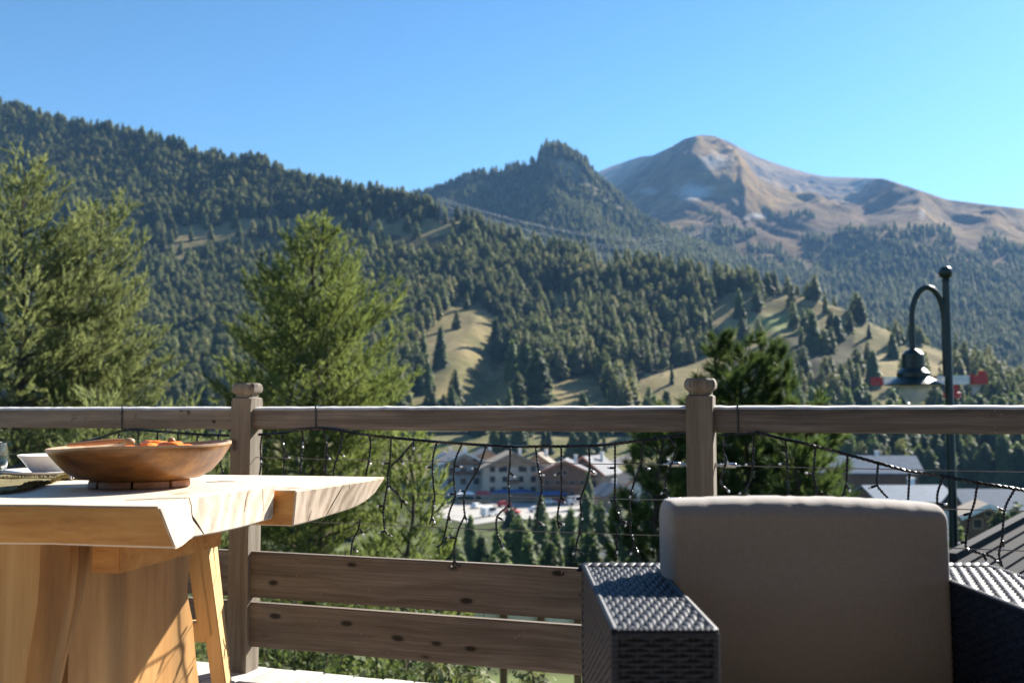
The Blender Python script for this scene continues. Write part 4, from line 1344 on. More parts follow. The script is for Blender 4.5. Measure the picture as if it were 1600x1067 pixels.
for i in range(len(UPOSTS) - 1):
    ua, ub = UPOSTS[i] + PW / 2 - 0.012, UPOSTS[i + 1] - PW / 2 + 0.012
    L2 = (ub - ua) / 2
    um = (ua + ub) / 2
    def beam(name, z0, z1, th, mat, bev):
        mb = MB().box(-L2, L2, -th / 2, th / 2, z0, z1)
        return mb.obj(name, mat, bal, bevel=bev, segs=3, loc=F(um, -th / 2, 0), rot=(random.uniform(-.003, .003), random.uniform(-0.0008, 0.0008), -PHI))
    prof = [(-RT / 2, -0.067 + 0.005), (-RT / 2 + 0.005, -0.067), (RT / 2 - 0.005, -0.067), (RT / 2, -0.067 + 0.005), (RT / 2, 0.012), (RT / 2 - 0.004, 0.0195), (0.004, 0.0175), (-0.012, 0.0150), (-RT / 2 + 0.003, 0.0115), (-RT / 2, 0.007)]
    n_ = 60
    vs, fs = [], []
    rr_ = np.random.default_rng(60 + i)
    for k in range(n_ + 1):
        x = -L2 + 2 * L2 * k / n_
        w_ = rr_.normal(0, 0.0006)
        for y, z in prof:
            vs.append((x, y + (0.0004 * math.sin(x * 31) if abs(y) > 0.02 else 0), EYE + z + (w_ if z > 0 else 0)))
    m_ = len(prof)
    for k in range(n_):
        for j in range(m_):
            fs.append((k * m_ + j, k * m_ + (j + 1) % m_, (k + 1) * m_ + (j + 1) % m_, (k + 1) * m_ + j))
    fs += [tuple(range(m_ - 1, -1, -1)), tuple(n_ * m_ + j for j in range(m_))]
    rl = MB().add(vs, fs)
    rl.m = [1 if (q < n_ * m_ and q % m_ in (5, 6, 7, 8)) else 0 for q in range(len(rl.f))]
    me_ = rl.mesh('rail', [M['rail_left'] if i == 1 else M['rail'], M['rail_top_lit']])
    bm2 = bmesh.new(); bm2.from_mesh(me_); bmesh.ops.recalc_face_normals(bm2, faces=bm2.faces); bm2.to_mesh(me_); bm2.free()
    me_.polygons.foreach_set('use_smooth', [True] * len(me_.polygons)); me_.set_sharp_from_angle(angle=math.radians(35))
    link('rail', me_, bal, F(um, -RT / 2, 0), ROT)
    beam('board', EYE - 0.692, EYE - 0.523, 0.032, M['fence'], 0.004)
    beam('board', EYE - 0.872, EYE - 0.710, 0.032, M['fence'], 0.004)
# steel cables with their tensioners
for dz in (-0.173, -0.288, -0.404):
    for i in range(len(UPOSTS) - 1):
        ua, ub = UPOSTS[i] + PW / 2, UPOSTS[i + 1] - PW / 2
        sag = 0.004
        pts = [F(ua + (ub - ua) * k / 10, -0.022, EYE + dz - sag * 4 * (k / 10) * (1 - k / 10)) for k in range(11)]
        MB().tube(pts, 0.0016, 5).obj('cable', M['cable'], bal, smooth=True)
def fitting(u, sgn, z):
    mb = MB()
    a = F(u, -0.022, z)
    d = FD * sgn
    mb.tube([a, a + d * 0.006], 0.010, 10)
    mb.tube([a + d * 0.006, a + d * 0.016], 0.0052, 6)
    mb.tube([a + d * 0.016, a + d * 0.021], 0.0085, 6)
    mb.tube([a + d * 0.021, a + d * 0.026], 0.0045, 8)
    mb.tube([a + d * 0.026, a + d * 0.029, a + d * 0.066, a + d * 0.069], [0.006, 0.0085, 0.0085, 0.0055], 12)
    mb.tube([a + d * 0.069, a + d * 0.082], 0.003, 8)
    mb.obj('cable_fitting', M['steel'], bal, smooth=True, auto=35)
for dz in (-0.173, -0.288, -0.404):
    fitting(UR - PW / 2, -1, EYE + dz)
    fitting(UR + PW / 2, 1, EYE + dz)

# unseen wall and eaves behind the viewer, added to cut sky light
shade_chalet = root('chalet', (0, -2.4, 0), 'unseen timber chalet with wide eaves, added behind the viewer to shade the terrace', 'chalet')
for k in range(22):
    MB().box(-6, 7, -2.52, -2.40 - 0.004 * (k % 2), 0.16 * k + 0.002, 0.16 * k + 0.157).obj('shade_board', M['brownwood'], shade_chalet)
MB().prism([(-6.5, -6.0, 4.6), (7.5, -6.0, 4.6), (7.5, 1.05, 2.75), (-6.5, 1.05, 2.75)], [(-6.5, -6.0, 4.85), (7.5, -6.0, 4.85), (7.5, 1.05, 3.0), (-6.5, 1.05, 3.0)]).obj('roof', M['brownwood'], shade_chalet)

# ================================================================== LIGHT STRING
ls = root('light_string', F(0, 0.006, 0.9), 'black icicle light string with clear bulbs drooping below the timber rail', 'string lights')
def smooth_path(pts, n):
    """Catmull-Rom through the points"""
    pts = [Vector(p) for p in pts]
    P = [pts[0] * 2 - pts[1]] + pts + [pts[-1] * 2 - pts[-2]]
    out = []
    for i in range(1, len(P) - 2):
        for k in range(n):
            t = k / n
            out.append(0.5 * ((2 * P[i]) + (P[i + 1] - P[i - 1]) * t + (2 * P[i - 1] - 5 * P[i] + 4 * P[i + 1] - P[i + 2]) * t * t + (3 * P[i] - P[i - 1] - 3 * P[i + 1] + P[i + 2]) * t ** 3))
    out.append(pts[-1])
    return out
def resample(pts, step):
    out = [pts[0]]
    acc = 0
    for a, b in zip(pts[:-1], pts[1:]):
        L = (b - a).length
        while acc + L >= step:
            t = (step - acc) / L
            a = a.lerp(b, t); out.append(a); L = (b - a).length; acc = 0
        acc += L
    out.append(pts[-1])
    return out
def twisted(mb, path, r, rad, pitch, strands=2, n=5):
    path = resample(path, pitch / 6.0)
    for s in range(strands):
        pts = []
        for i, p in enumerate(path):
            d = (path[min(i + 1, len(path) - 1)] - path[max(i - 1, 0)]).normalized()
            u = d.cross(FN).normalized() if abs(d.dot(FN)) < 0.95 else d.cross(Vector((0, 0, 1))).normalized()
            w = d.cross(u)
            a = 2 * PI * (i / 6.0 + s / strands)
            pts.append(p + u * (rad * math.cos(a)) + w * (rad * math.sin(a)))
        mb.tube(pts, r, n)
VS = 0.008
def fp(px, py, v=VS): return on_fence(px, py, v)
CORDS = [[(-60, 745), (40, 725), (100, 701), (117, 694), (155, 684), (187, 674), (215, 671.5), (250, 674), (300, 678), (357, 680)],
         [(404, 679), (440, 676), (470, 671), (500, 669.5), (536, 673), (585, 681), (650, 687), (720, 693), (797, 697), (860, 697.5), (920, 696), (961, 693), (1005, 688), (1047, 682), (1072, 678)],
         [(1180, 675), (1205, 681), (1225, 686), (1250, 691), (1274, 697), (1324, 710), (1372, 723), (1421, 736), (1474, 744), (1527, 754), (1585, 763), (1620, 771), (1700, 788)]]
for c in CORDS:
    mb = MB()
    twisted(mb, smooth_path([fp(*p) for p in c], 8), 0.0030, 0.0028, 0.05, 3)
    mb.obj('cord', M['cord'], ls, smooth=True)
# the second cord end that runs level to the post
mb = MB(); twisted(mb, smooth_path([fp(1122, 679), fp(1136, 679), fp(1180, 675.5)], 6), 0.0018, 0.0016, 0.05, 2); mb.obj('cord', M['cord'], ls, smooth=True)
DROPS = [
    ([(185, 676), (186, 684), (186, 700)], [(186, 690, 0.2, -1)]), ([(216, 673), (216, 684), (216, 702)], [(216, 688, 0.3, -1)]),
    ([(246, 675), (246, 686), (246, 702)], [(247, 692, 0.2, -1)]), ([(278, 676), (278, 686), (279, 704)], [(278, 692, -0.3, -1)]),
    ([(309, 679), (308, 690), (309, 708)], [(309, 692, 0.3, -1)]), ([(341, 680), (342, 700), (344, 722), (349, 742)], [(343, 690, 0.4, -1), (348, 736, 0.5, -0.8)]),
    ([(409, 680), (407, 700), (408, 722), (405, 745)], [(408, 712, 0.2, -1)]),
    ([(440, 677), (444, 712), (443, 742), (444, 770)], [(444, 712, 1, -0.3)]), ([(470, 672), (473, 681), (471, 710), (469, 741), (470, 770)], [(471, 690, 0.5, -1)]),
    ([(504, 671), (509, 685), (510, 710), (508, 742), (508, 770)], [(510, 712, 1, -0.6)]), ([(536, 675), (530, 705), (522, 730), (521, 745), (521, 770)], [(530, 708, 1, -0.5)]),
    ([(576, 679), (579, 690), (576, 720), (572, 742), (571, 775)], [(575, 716, 0.4, -1)]),
    ([(611, 686), (609, 722), (606, 740), (605, 760), (599, 797), (602, 830), (613, 837)], [(608, 723, -1, -0.2), (606, 755, 0.4, -1), (600, 790, -1, -0.1), (602, 829, -1, -0.3)]),
    ([(647, 689), (625, 715), (608, 732), (607, 755), (620, 770), (627, 782), (627, 794)], [(646, 691, 0.2, -1), (625, 716, 0.5, -0.8), (626, 781, 1, -0.4)]),
    ([(682, 691), (676, 720), (677, 755), (679, 775), (675, 805), (671, 819)], [(676, 730, -1, 0), (676, 781, 0.3, -1), (675, 808, 0.8, -1)]),
    ([(562, 812), (560, 826), (551, 845), (548, 866)], [(563, 826, 0.5, -1), (552, 856, 1, -0.5)]),
    ([(721, 695), (711, 720), (709, 750), (711, 775), (702, 800), (692, 845), (682, 855)], [(711, 728, 1, -0.1), (710, 771, -1, -0.2), (701, 805, 0.3, -1), (696, 840, 1, 0.1)]),
    ([(760, 696), (747, 732), (727, 767), (725, 795), (726, 805), (717, 825), (710, 852), (710, 875), (719, 884)], [(748, 732, -1, 0), (728, 768, -1, 0.1), (726, 805, 0.6, -1), (711, 840, -1, 0.1), (710, 875, -0.5, -1)]),
    ([(797, 697), (797, 722), (794, 752), (796, 785), (782, 800), (776, 810), (776, 830), (782, 847), (787, 854)], [(797, 738, 1, -0.8), (795, 786, 0.2, -1), (778, 808, 1, -0.4), (782, 848, 0.7, -1)]),
    ([(837, 699), (841, 732), (847, 760), (842, 785), (839, 805), (840, 815), (836, 827)], [(841, 738, 1, -0.4), (843, 776, 0.6, -1), (840, 814, 1, -0.6)]),
    ([(877, 697), (877, 740), (877, 770), (872, 797), (871, 812), (874, 825)], [(877, 738, -1, -0.4), (877, 776, 0.7, -1), (871, 815, 1, -0.4)]),
    ([(920, 697), (921, 732), (915, 757), (907, 780), (909, 810), (906, 830), (900, 852), (904, 860), (912, 865)], [(921, 734, 1, -0.6), (909, 778, -1, -0.2), (908, 800, 0.2, -1), (901, 855, -0.5, -1)]),
    ([(961, 694), (961, 740), (961, 777), (967, 805), (975, 816), (984, 818)], [(961, 731, -1, 0), (961, 779, -1, -0.6), (970, 812, 1, -0.4)]),
    ([(975, 818), (964, 822), (964, 845), (962, 868)], [(963, 852, 0.2, -1)]),
    ([(1005, 690), (1002, 722), (992, 750), (985, 775), (984, 800), (986, 830), (992, 852), (1000, 870)], [(1003, 731, 1, -0.1), (988, 766, -0.3, -1), (984, 812, -0.7, -1), (991, 855, -0.5, -1)]),
    ([(1047, 685), (1055, 697), (1052, 717), (1042, 740), (1040, 760), (1045, 782)], [(1041, 762, -0.8, -1)]),
    ([(1134, 680), (1131, 705), (1134, 722), (1126, 750), (1132, 764)], [(1133, 712, 0.3, -1), (1130, 760, 1, -0.9)]),
    ([(1177, 680), (1177, 725), (1172, 752), (1165, 767), (1174, 778)], [(1177, 724, -1, -0.2), (1166, 765, -1, -0.6)]),
    ([(1227, 687), (1230, 725), (1231, 755), (1232, 778)], [(1230, 725, -1, 0)]), ([(1274, 700), (1271, 742), (1275, 760), (1276, 778)], [(1271, 742, -1, 0.3)]),
    ([(1324, 712), (1323, 740), (1322, 757), (1316, 776)], [(1322, 756, 0.5, -1)]), ([(1372, 725), (1370, 755), (1377, 767), (1387, 777)], [(1370, 758, -1, -0.4)]),
    ([(1421, 740), (1420, 760), (1419, 780)], []), ([(1474, 746), (1465, 770), (1465, 800), (1466, 822)], [(1465, 787, 1, 0), (1466, 812, 0.2, -1)]),
    ([(1527, 757), (1522, 787), (1515, 807), (1510, 840), (1511, 857), (1535, 865), (1550, 870), (1567, 885)], [(1515, 802, -1, -0.3), (1511, 846, -1, -0.2), (1536, 866, 0.5, -1)]),
    ([(1585, 765), (1570, 795), (1566, 840), (1561, 865), (1565, 882)], [(1571, 799, -1, 0.5), (1566, 844, 0.1, -1)]),
]
def bulb_mesh():
    mb = MB()
    mb.mat(0).lathe([(0.0020, 0.0), (0.0038, 0.0015), (0.0040, 0.017), (0.0032, 0.0185)], 8)
    mb.mat(1).lathe([(0.0030, 0.0185), (0.0036, 0.020), (0.0036, 0.0250), (0.0018, 0.0276)], 8)
    return mb.mesh('bulb', [M['cord'], M['led']], smooth=True)
bm_ = bulb_mesh()
for pts, bulbs in DROPS:
    mb = MB()
    path = smooth_path([fp(x, y, VS + random.uniform(-0.004, 0.006)) for x, y in pts], 5)
    twisted(mb, path, 0.0021, 0.0023, 0.022, 2, 5)
    d = mb.obj('drop', M['cord'], ls, smooth=True)
    for x, y, dx, dz in bulbs:
        dr = (FD * dx + Vector((0, 0, dz)) + FN * random.uniform(-0.15, 0.5)).normalized()
        link('bulb', bm_, d, fp(x, y, VS + 0.002), dr.to_track_quat('Z', 'Y').to_euler())
# ties that hold the string to the rail
for px in (191, 493.5, 1152.5):
    p = on_fence(px, 650, 0)
    u = (p - R0).dot(FD)
    mb = MB()
    e = 0.0028
    loop = [F(u, e, EYE + 0.019 + e), F(u + 0.001, e, EYE - 0.067 - e), F(u, -RT - e, EYE - 0.067 - e), F(u, -RT - e, EYE + 0.019 + e), F(u, e, EYE + 0.019 + e)]
    mb.tube(loop, 0.0026, 5)
    mb.obj('rail_tie', M['cord'], ls, smooth=True)

# ================================================================== TABLE
ZT1, ZT2, TH = 0.775, 0.757, 0.088
tab = root('table', (-1.2, 2.7, 0), 'massive live edge wooden slab table with stepped end and thick panel leg', 'table')
A1 = at_z(249, 791, ZT1); A0 = at_z(0, 788, ZT1); B1 = at_z(297, 776, ZT1); C1 = at_z(430, 755.5, ZT1)
along1 = (A0 - A1).normalized()
def slab1():
    # outline clockwise seen from above: near edge, end cut, far edge back to the left
    far = Vector((-2.9, C1.y + 0.42, ZT1))
    near = A1 + (A0 - A1).normalized() * 2.1
    top, bot = [], []
    n = 26
    for k in range(n):                                       # near live edge from left to right
        t = k / (n - 1)
        p = near.lerp(A1, t)
        w = 0.006 * math.sin(t * 23) + 0.004 * math.sin(t * 51 + 1)
        top.append(p + Vector((0, w, 0)))
        bot.append(p + Vector((0.032 * t ** 6, w + 0.012 + 0.008 * math.sin(t * 17 + 2), -TH + 0.006 * math.sin(t * 9))))
    for k, (a, b) in enumerate(((A1, B1), (B1, C1))):
        m = 6
        for i in range(1, m + 1):
            t = i / m
            p = a.lerp(b, t) + Vector((0.010 * math.sin(t * PI) * (1 if k else 0), 0, 0))
            top.append(p)
            g = (i / m * 0.5 + 0.5 * k)
            bot.append(p + Vector((0.030 * (1 - g) + 0.004 * math.sin(t * 5), 0, -TH - 0.004 * g)))
    m = 14
    for i in range(1, m + 1):
        t = i / m
        p = C1.lerp(far, t)
        top.append(p); bot.append(p + Vector((0, 0.004 * math.sin(t * 20), -TH)))
    return top, bot
def slab_mesh(name, top, bot, n_near, n_end, z_org):
    """three materials: top and underside, live edges, sawn end"""
    n = len(top)
    me = bpy.data.meshes.new(name)
    rows = 5
    vs = []
    for r in range(rows):
        t = r / (rows - 1)
        bulge = math.sin(t * PI)
        for k in range(n):
            a, b = Vector(top[k]), Vector(bot[k])
            p = a.lerp(b, t)
            if k < n_near - 1: p = p + Vector((0, -0.007 * bulge, 0))
            if r == 0 or r == rows - 1: pass
            vs.append(p)
    fs, ms = [], []
    for r in range(rows - 1):
        for k in range(n):
            j = (k + 1) % n
            fs.append((r * n + k, (r + 1) * n + k, (r + 1) * n + j, r * n + j))
            ms.append(1 if k < n_near - 1 else (2 if k < n_near - 1 + n_end else 1))
    fs.append(tuple(range(n))); ms.append(0)
    fs.append(tuple((rows - 1) * n + k for k in range(n - 1, -1, -1))); ms.append(1)
    org = Vector(top[0])
    me.from_pydata([tuple(p - org) for p in vs], [], fs)
    for m in (M['slab_top'], M['slab_edge'], M['slab_end']): me.materials.append(m)
    me.polygons.foreach_set('material_index', ms)
    bm = bmesh.new(); bm.from_mesh(me)
    bmesh.ops.recalc_face_normals(bm, faces=bm.faces)
    rim = [e for e in bm.edges if e.calc_face_angle(0) > math.radians(50) and e.is_manifold]
    bmesh.ops.bevel(bm, geom=rim, offset=0.0035, segments=2, affect='EDGES', clamp_overlap=True)
    bm.to_mesh(me); bm.free()
    me.polygons.foreach_set('use_smooth', [True] * len(me.polygons))
    me.set_sharp_from_angle(angle=math.radians(32))
    return link(name, me, tab, tuple(org))
t1, b1 = slab1()
slab_mesh('slab', t1, b1, 26, 12, ZT1)
E2 = at_z(463, 766, ZT2); F2 = at_z(603, 745, ZT2); G2 = at_z(330, 741.2, ZT2)
def slab2():
    back = (G2 - F2).normalized()
    farl = F2 + back * 2.4
    nearl = E2 + (Vector((-2.9, C1.y + 0.44, ZT2)) - E2).normalized() * 2.3
    top, bot = [], []
    n = 22
    for k in range(n):
        t = k / (n - 1)
        p = nearl.lerp(E2, t)
        w = 0.005 * math.sin(t * 19) * (1 - t)
        top.append(p + Vector((0, w, 0)))
        bot.append(p + Vector((-0.006, w + 0.004 * math.sin(t * 30), -TH - 0.006)))
    m = 12
    Fb = F2 + Vector((-0.03, -0.055, 0))
    for i in range(1, m + 1):
        t = i / m
        p = E2.lerp(F2, t) + Vector((0.012 * math.sin(t * PI), 0, 0))
        top.append(p)
        q = (E2 + Vector((-0.006, 0, 0))).lerp(Fb, t)
        curve = max(0.0, (t - 0.55) / 0.45)
        bot.append(Vector((q.x + 0.004 * math.sin(t * 9), q.y, ZT2 - TH - 0.006 + 0.016 * t + 0.030 * curve ** 2.2)))
    m2 = 16
    for i in range(1, m2 + 1):
        t = i / m2
        p = F2.lerp(farl, t) + Vector((0, 0.008 * math.sin(t * 15), 0))
        top.append(p); bot.append(p + Vector((0, -0.055 + 0.006 * math.sin(t * 18), -TH + 0.03 * max(0, 1 - t * 4))))
    return top, bot
t2, b2 = slab2()
slab_mesh('slab', t2, b2, 22, 12, ZT2)
# cracks in the sawn ends: shallow wedge grooves laid in as dark slivers of depth
def sliver(pts, w, name='crack'):
    mb = MB()
    mb.tube(pts, [w * (0.4 + 0.6 * math.sin(PI * (k + 0.4) / len(pts))) for k in range(len(pts))], 4)
    o = mb.obj(name, M['crackmat'], tab)
    return o
M['crackmat'] = plain('dark_wood_crack', (0.035, 0.022, 0.013), 0.95)
def end1(s, d):
    """point on the sawn end of the first slab: s along, d down"""
    a = t1[25:38]; b = b1[25:38]
    k = s * 12; i = min(11, int(k)); f = k - i
    p = Vector(a[i]).lerp(Vector(a[i + 1]), f); q = Vector(b[i]).lerp(Vector(b[i + 1]), f)
    return p.lerp(q, d)
def end2(s, d):
    a = t2[21:34]; b = b2[21:34]
    k = s * 12; i = min(11, int(k)); f = k - i
    p = Vector(a[i]).lerp(Vector(a[i + 1]), f); q = Vector(b[i]).lerp(Vector(b[i + 1]), f)
    return p.lerp(q, d)
sliver([end1(0.48, 0.02), end1(0.50, 0.2), end1(0.495, 0.45), end1(0.52, 0.7), end1(0.54, 0.95)], 0.0022)
sliver([end1(0.80, 0.08), end1(0.78, 0.3), end1(0.765, 0.6)], 0.0011)
sliver([end1(0.90, 0.1), end1(0.905, 0.4), end1(0.91, 0.7)], 0.0009)
sliver([end2(0.44, 0.03), end2(0.42, 0.3), end2(0.40, 0.55), end2(0.36, 0.95)], 0.0021)
sliver([end2(0.16, 0.65), end2(0.14, 0.95)], 0.0011)
sliver([end2(0.50, 0.02), end2(0.53, 0.2)], 0.0009)
def top1(px, py): return at_z(px, py, ZT1 + 0.0002)
sliver([top1(297, 777), top1(285, 778.5), top1(250, 779), top1(210, 781), top1(195, 782)], 0.0014)
sliver([top1(367, 752), top1(345, 752), top1(322, 753)], 0.0011)
# panel leg with wavy edge, its light outer edge, two front leg boards and the cross beam
def wavy_panel(pa, pb, z0, z1, th, edge_fn, name, mat, n=22):
    """upright board from pa (near) to pb (far, wavy edge)"""
    d = (pb - pa); L = d.length; d.normalize()
    nr = Vector((d.y, -d.x, 0))
    loc = Vector((pa.x, pa.y, 0))
    vs, fs = [], []
    for k in range(n):
        z = z0 + (z1 - z0) * k / (n - 1)
        e = edge_fn(k / (n - 1))
        for q, s in ((Vector((0, 0, 0)), 1), (d * (L + e - 0.006), 1), (d * (L + e), 0.55), (d * (L + e), -1), (Vector((0, 0, 0)), -1)):
            p = q + nr * (th / 2 * s)
            vs.append((p.x, p.y, z))
    for k in range(n - 1):
        for i in range(5):
            j = (i + 1) % 5
            fs.append((k * 5 + i, k * 5 + j, (k + 1) * 5 + j, (k + 1) * 5 + i))
    fs.append((4, 3, 2, 1, 0)); fs.append(tuple((n - 1) * 5 + i for i in range(5)))
    mb = MB().add(vs, fs)
    return mb.obj(name, mat, tab, smooth=True, auto=50, loc=loc)
PA = Vector((-1.118, 2.509, 0)); PB = Vector((-0.9936, 3.03, 0))
def edge_fn(t):
    z = t * 0.685
    # photo edge: wavy, wider toward the floor
    return np.interp(z, [0, .137, .247, .348, .40, .446, .50, .56, .67], [.10, .0796, .0538, .0356, .015, 0.0, .006, .020, .028]) 
wavy_panel(PA, PB, 0.001, ZT2 - TH - 0.0075, 0.05, edge_fn, 'leg_panel', M['leg_wood'])
def leg_board(name, topx, botx, Y, z1, th, mat, rnd=0.012):
    """upright board facing the camera between photo columns"""
    a0, b0 = at_y(topx[0], 852, Y), at_y(topx[1], 852, Y)
    a1, b1_ = at_y(botx[0], 1067, Y), at_y(botx[1], 1067, Y)
    zt_, zb_ = a0.z, a1.z
    def ext(p, q, z):  # continue the edge line to height z
        t = (z - p.z) / (q.z - p.z)
        return p.x + (q.x - p.x) * t
    vs = []
    loc = Vector((a0.x, Y, 0))
    n = 10
    for k in range(n):
        z = 0.001 + (z1 - 0.001) * k / (n - 1)
        w = 0.006 * math.sin(k * 1.1) 
        xl, xr = ext(a0, a1, z) , ext(b0, b1_, z) + w
        for x, y in ((xl, Y), (xr - rnd, Y), (xr, Y + rnd), (xr, Y + th), (xl, Y + th)):
            vs.append((x - loc.x, y - loc.y, z))
    fs = []
    for k in range(n - 1):
        for i in range(5):
            j = (i + 1) % 5
            fs.append((k * 5 + i, k * 5 + j, (k + 1) * 5 + j, (k + 1) * 5 + i))
    fs.append((4, 3, 2, 1, 0)); fs.append(tuple((n - 1) * 5 + i for i in range(5)))
    return MB().add(vs, fs).obj(name, mat, tab, smooth=True, auto=40, loc=loc)
leg_board('leg_board', (-60, 62), (-100, 40), 2.33, ZT1 - TH - 0.010, 0.06, M['leg_sap'])
leg_board('leg_board', (62, 107), (40, 79), 2.34, ZT1 - TH - 0.010, 0.06, M['leg_wood'])
leg_board('leg_board', (107, 133), (79, 92), 2.405, ZT1 - TH - 0.010, 0.03, M['leg_wood'])
bp0, bp1 = Vector((-0.955, 2.37, 0)), Vector((-0.86, 2.86, 0))
MB().bar(bp0 + Vector((0, 0, ZT2 - TH - 0.046)), bp1 + Vector((0, 0, ZT2 - TH - 0.046)), 0.075, 0.07).obj('cross_beam', M['slab_edge'], tab, bevel=0.003)

# ================================================================== THINGS ON THE TABLE
def bowl_round(name, label, cat, loc, prof_out, prof_in, mat_out, mat_in, n=48, rim=None, group=None):
    mb = MB()
    mb.mat(0)
    prof = prof_out + prof_in
    vs = []
    for j, (r, z) in enumerate(prof):
        for k in range(n):
            a = 2 * PI * k / n
            rw, zw = (rim(a) if rim else (1.0, 0.0))
            f = min(1, max(0, z / prof_out[-1][1]))
            vs.append((r * math.cos(a) * (1 + (rw - 1) * f), r * math.sin(a) * (1 + (rw - 1) * f), z + zw * f ** 2))
    fs, ms = [], []
    no = len(prof_out)
    for j in range(len(prof) - 1):
        for k in range(n):
            fs.append((j * n + k, j * n + (k + 1) % n, (j + 1) * n + (k + 1) % n, (j + 1) * n + k))
            ms.append(0 if j < no - 2 else 1)
    fs.append(tuple(range(n - 1, -1, -1))); ms.append(0)
    fs.append(tuple((len(prof) - 1) * n + k for k in range(n))); ms.append(1)
    mb.add(vs, fs); mb.m = ms
    o = mb.obj(name, [mat_out, mat_in], None, smooth=True, auto=50, loc=loc)
    return tag(o, label, cat, group)
BZ = ZT1 + 0.019
BC = Vector((-0.955, 2.575, BZ))
bowl_round('wooden_bowl', 'large dark brown wooden bowl holding orange slices on a small trivet', 'bowl', BC,
           [(0.115, 0.0), (0.150, 0.005), (0.176, 0.020), (0.199, 0.046), (0.214, 0.068), (0.2225, 0.082), (0.2215, 0.0875)],
           [(0.214, 0.0875), (0.205, 0.076), (0.18, 0.045), (0.13, 0.022), (0.05, 0.014)], M['bowl'], M['bowl_rim'],
           rim=lambda a: (1 + 0.015 * math.cos(2 * a), -0.007 * math.cos(a + PI) * 1.0 + 0.0025 * math.sin(3 * a)))
# trivet: six wooden pieces round a hole, parts of one thing
tv = root('trivet', BC - Vector((0, 0, 0.019)), 'reddish wooden trivet of wedge shaped pieces under the large bowl', 'trivet')
for k in range(8):
    a0, a1 = 2 * PI * (k + 0.03) / 8 + 0.2, 2 * PI * (k + 0.97) / 8 + 0.2
    mb = MB()
    ro, ri = 0.124, 0.045
    pts = [(ri * math.cos(a0), ri * math.sin(a0)), (ro * math.cos(a0), ro * math.sin(a0)), (ro * 1.02 * math.cos((a0 + a1) / 2), ro * 1.02 * math.sin((a0 + a1) / 2)), (ro * math.cos(a1), ro * math.sin(a1)), (ri * math.cos(a1), ri * math.sin(a1))]
    mb.prism([(x, y, 0.0006) for x, y in pts], [(x * 0.985, y * 0.985, 0.0186) for x, y in pts])
    mb.obj('wedge', M['trivet'], tv, bevel=0.002, segs=1, loc=tuple(BC - Vector((0, 0, 0.019))))
# food in the bowl
def blob(mb, c, r, sx, sy, sz, rot, seed, n=10, m=7, cut=0.0):
    rr = random.Random(seed)
    Mx = Matrix.Translation(c) @ Matrix.Rotation(rot, 4, 'Z') @ Matrix.Rotation(rr.uniform(-0.4, 0.4), 4, 'X')
    vs = []
    for j in range(1, m):
        th = PI * j / m
        for k in range(n):
            a = 2 * PI * k / n
            q = 1 + 0.08 * math.sin(3 * a + seed) * math.sin(2 * th)
            vs.append(Mx @ Vector((r * sx * math.sin(th) * math.cos(a) * q, r * sy * math.sin(th) * math.sin(a) * q + cut * math.cos(a) ** 2, r * sz * math.cos(th))))
    vs.append(Mx @ Vector((0, 0, r * sz))); vs.append(Mx @ Vector((0, 0, -r * sz)))
    t, b = len(vs) - 2, len(vs) - 1
    fs = []
    for j in range(m - 2):
        for k in range(n):
            fs.append((j * n + k, (j + 1) * n + k, (j + 1) * n + (k + 1) % n, j * n + (k + 1) % n))
    for k in range(n):
        fs.append((t, k, (k + 1) % n)); fs.append((b, (m - 2) * n + (k + 1) % n, (m - 2) * n + k))
    mb.add(vs, fs)
FZ = BZ + 0.077
r_ = random.Random(4)
for k in range(13):
    a = r_.uniform(0, 6.28); q = r_.uniform(0, 0.13)
    mb = MB(); blob(mb, Vector((0, 0, 0)), 0.026, 1.5, 0.8, 0.42, r_.uniform(0, 3), k, cut=0.012)
    o = mb.obj('orange_slice', M['orange'], None, smooth=True, loc=(BC.x + 0.03 + q * math.cos(a), BC.y + q * math.sin(a), FZ - 0.012 + r_.uniform(0, 0.024)))
    tag(o, 'curved orange fruit slice lying in the large wooden bowl', 'fruit', 'orange slices in the bowl')
mb = MB()
sp_a, sp_b = Vector((BC.x - 0.18, BC.y - 0.02, BZ + 0.0865)), Vector((BC.x - 0.015, BC.y - 0.06, BZ + 0.101))
mb.tube([sp_a.lerp(sp_b, t) for t in (0, 0.3, 0.6, 0.85, 1)], [0.004, 0.006, 0.007, 0.006, 0.003], 8)
tag(mb.obj('wooden_spoon', M['trivet'], None, smooth=True), 'brown wooden spoon handle lying across the left side of the large bowl', 'spoon')
mb = MB(); blob(mb, Vector((0, 0, 0)), 0.012, 1.2, 0.9, 0.8, 0.4, 3)
tag(mb.obj('nut', M['bowl_rim'], None, smooth=True, loc=(BC.x - 0.008, BC.y - 0.06, FZ + 0.020)), 'pale brown nut beside the orange slices in the large bowl', 'nut')
mb = MB(); blob(mb, Vector((0, 0, 0)), 0.010, 1.0, 0.9, 0.8, 0.4, 5)
tag(mb.obj('nut', M['bowl_rim'], None, smooth=True, loc=(BC.x + 0.088, BC.y - 0.03, FZ + 0.022)), 'small pale nut on top of the orange slices towards the bowl\'s right rim', 'nut')
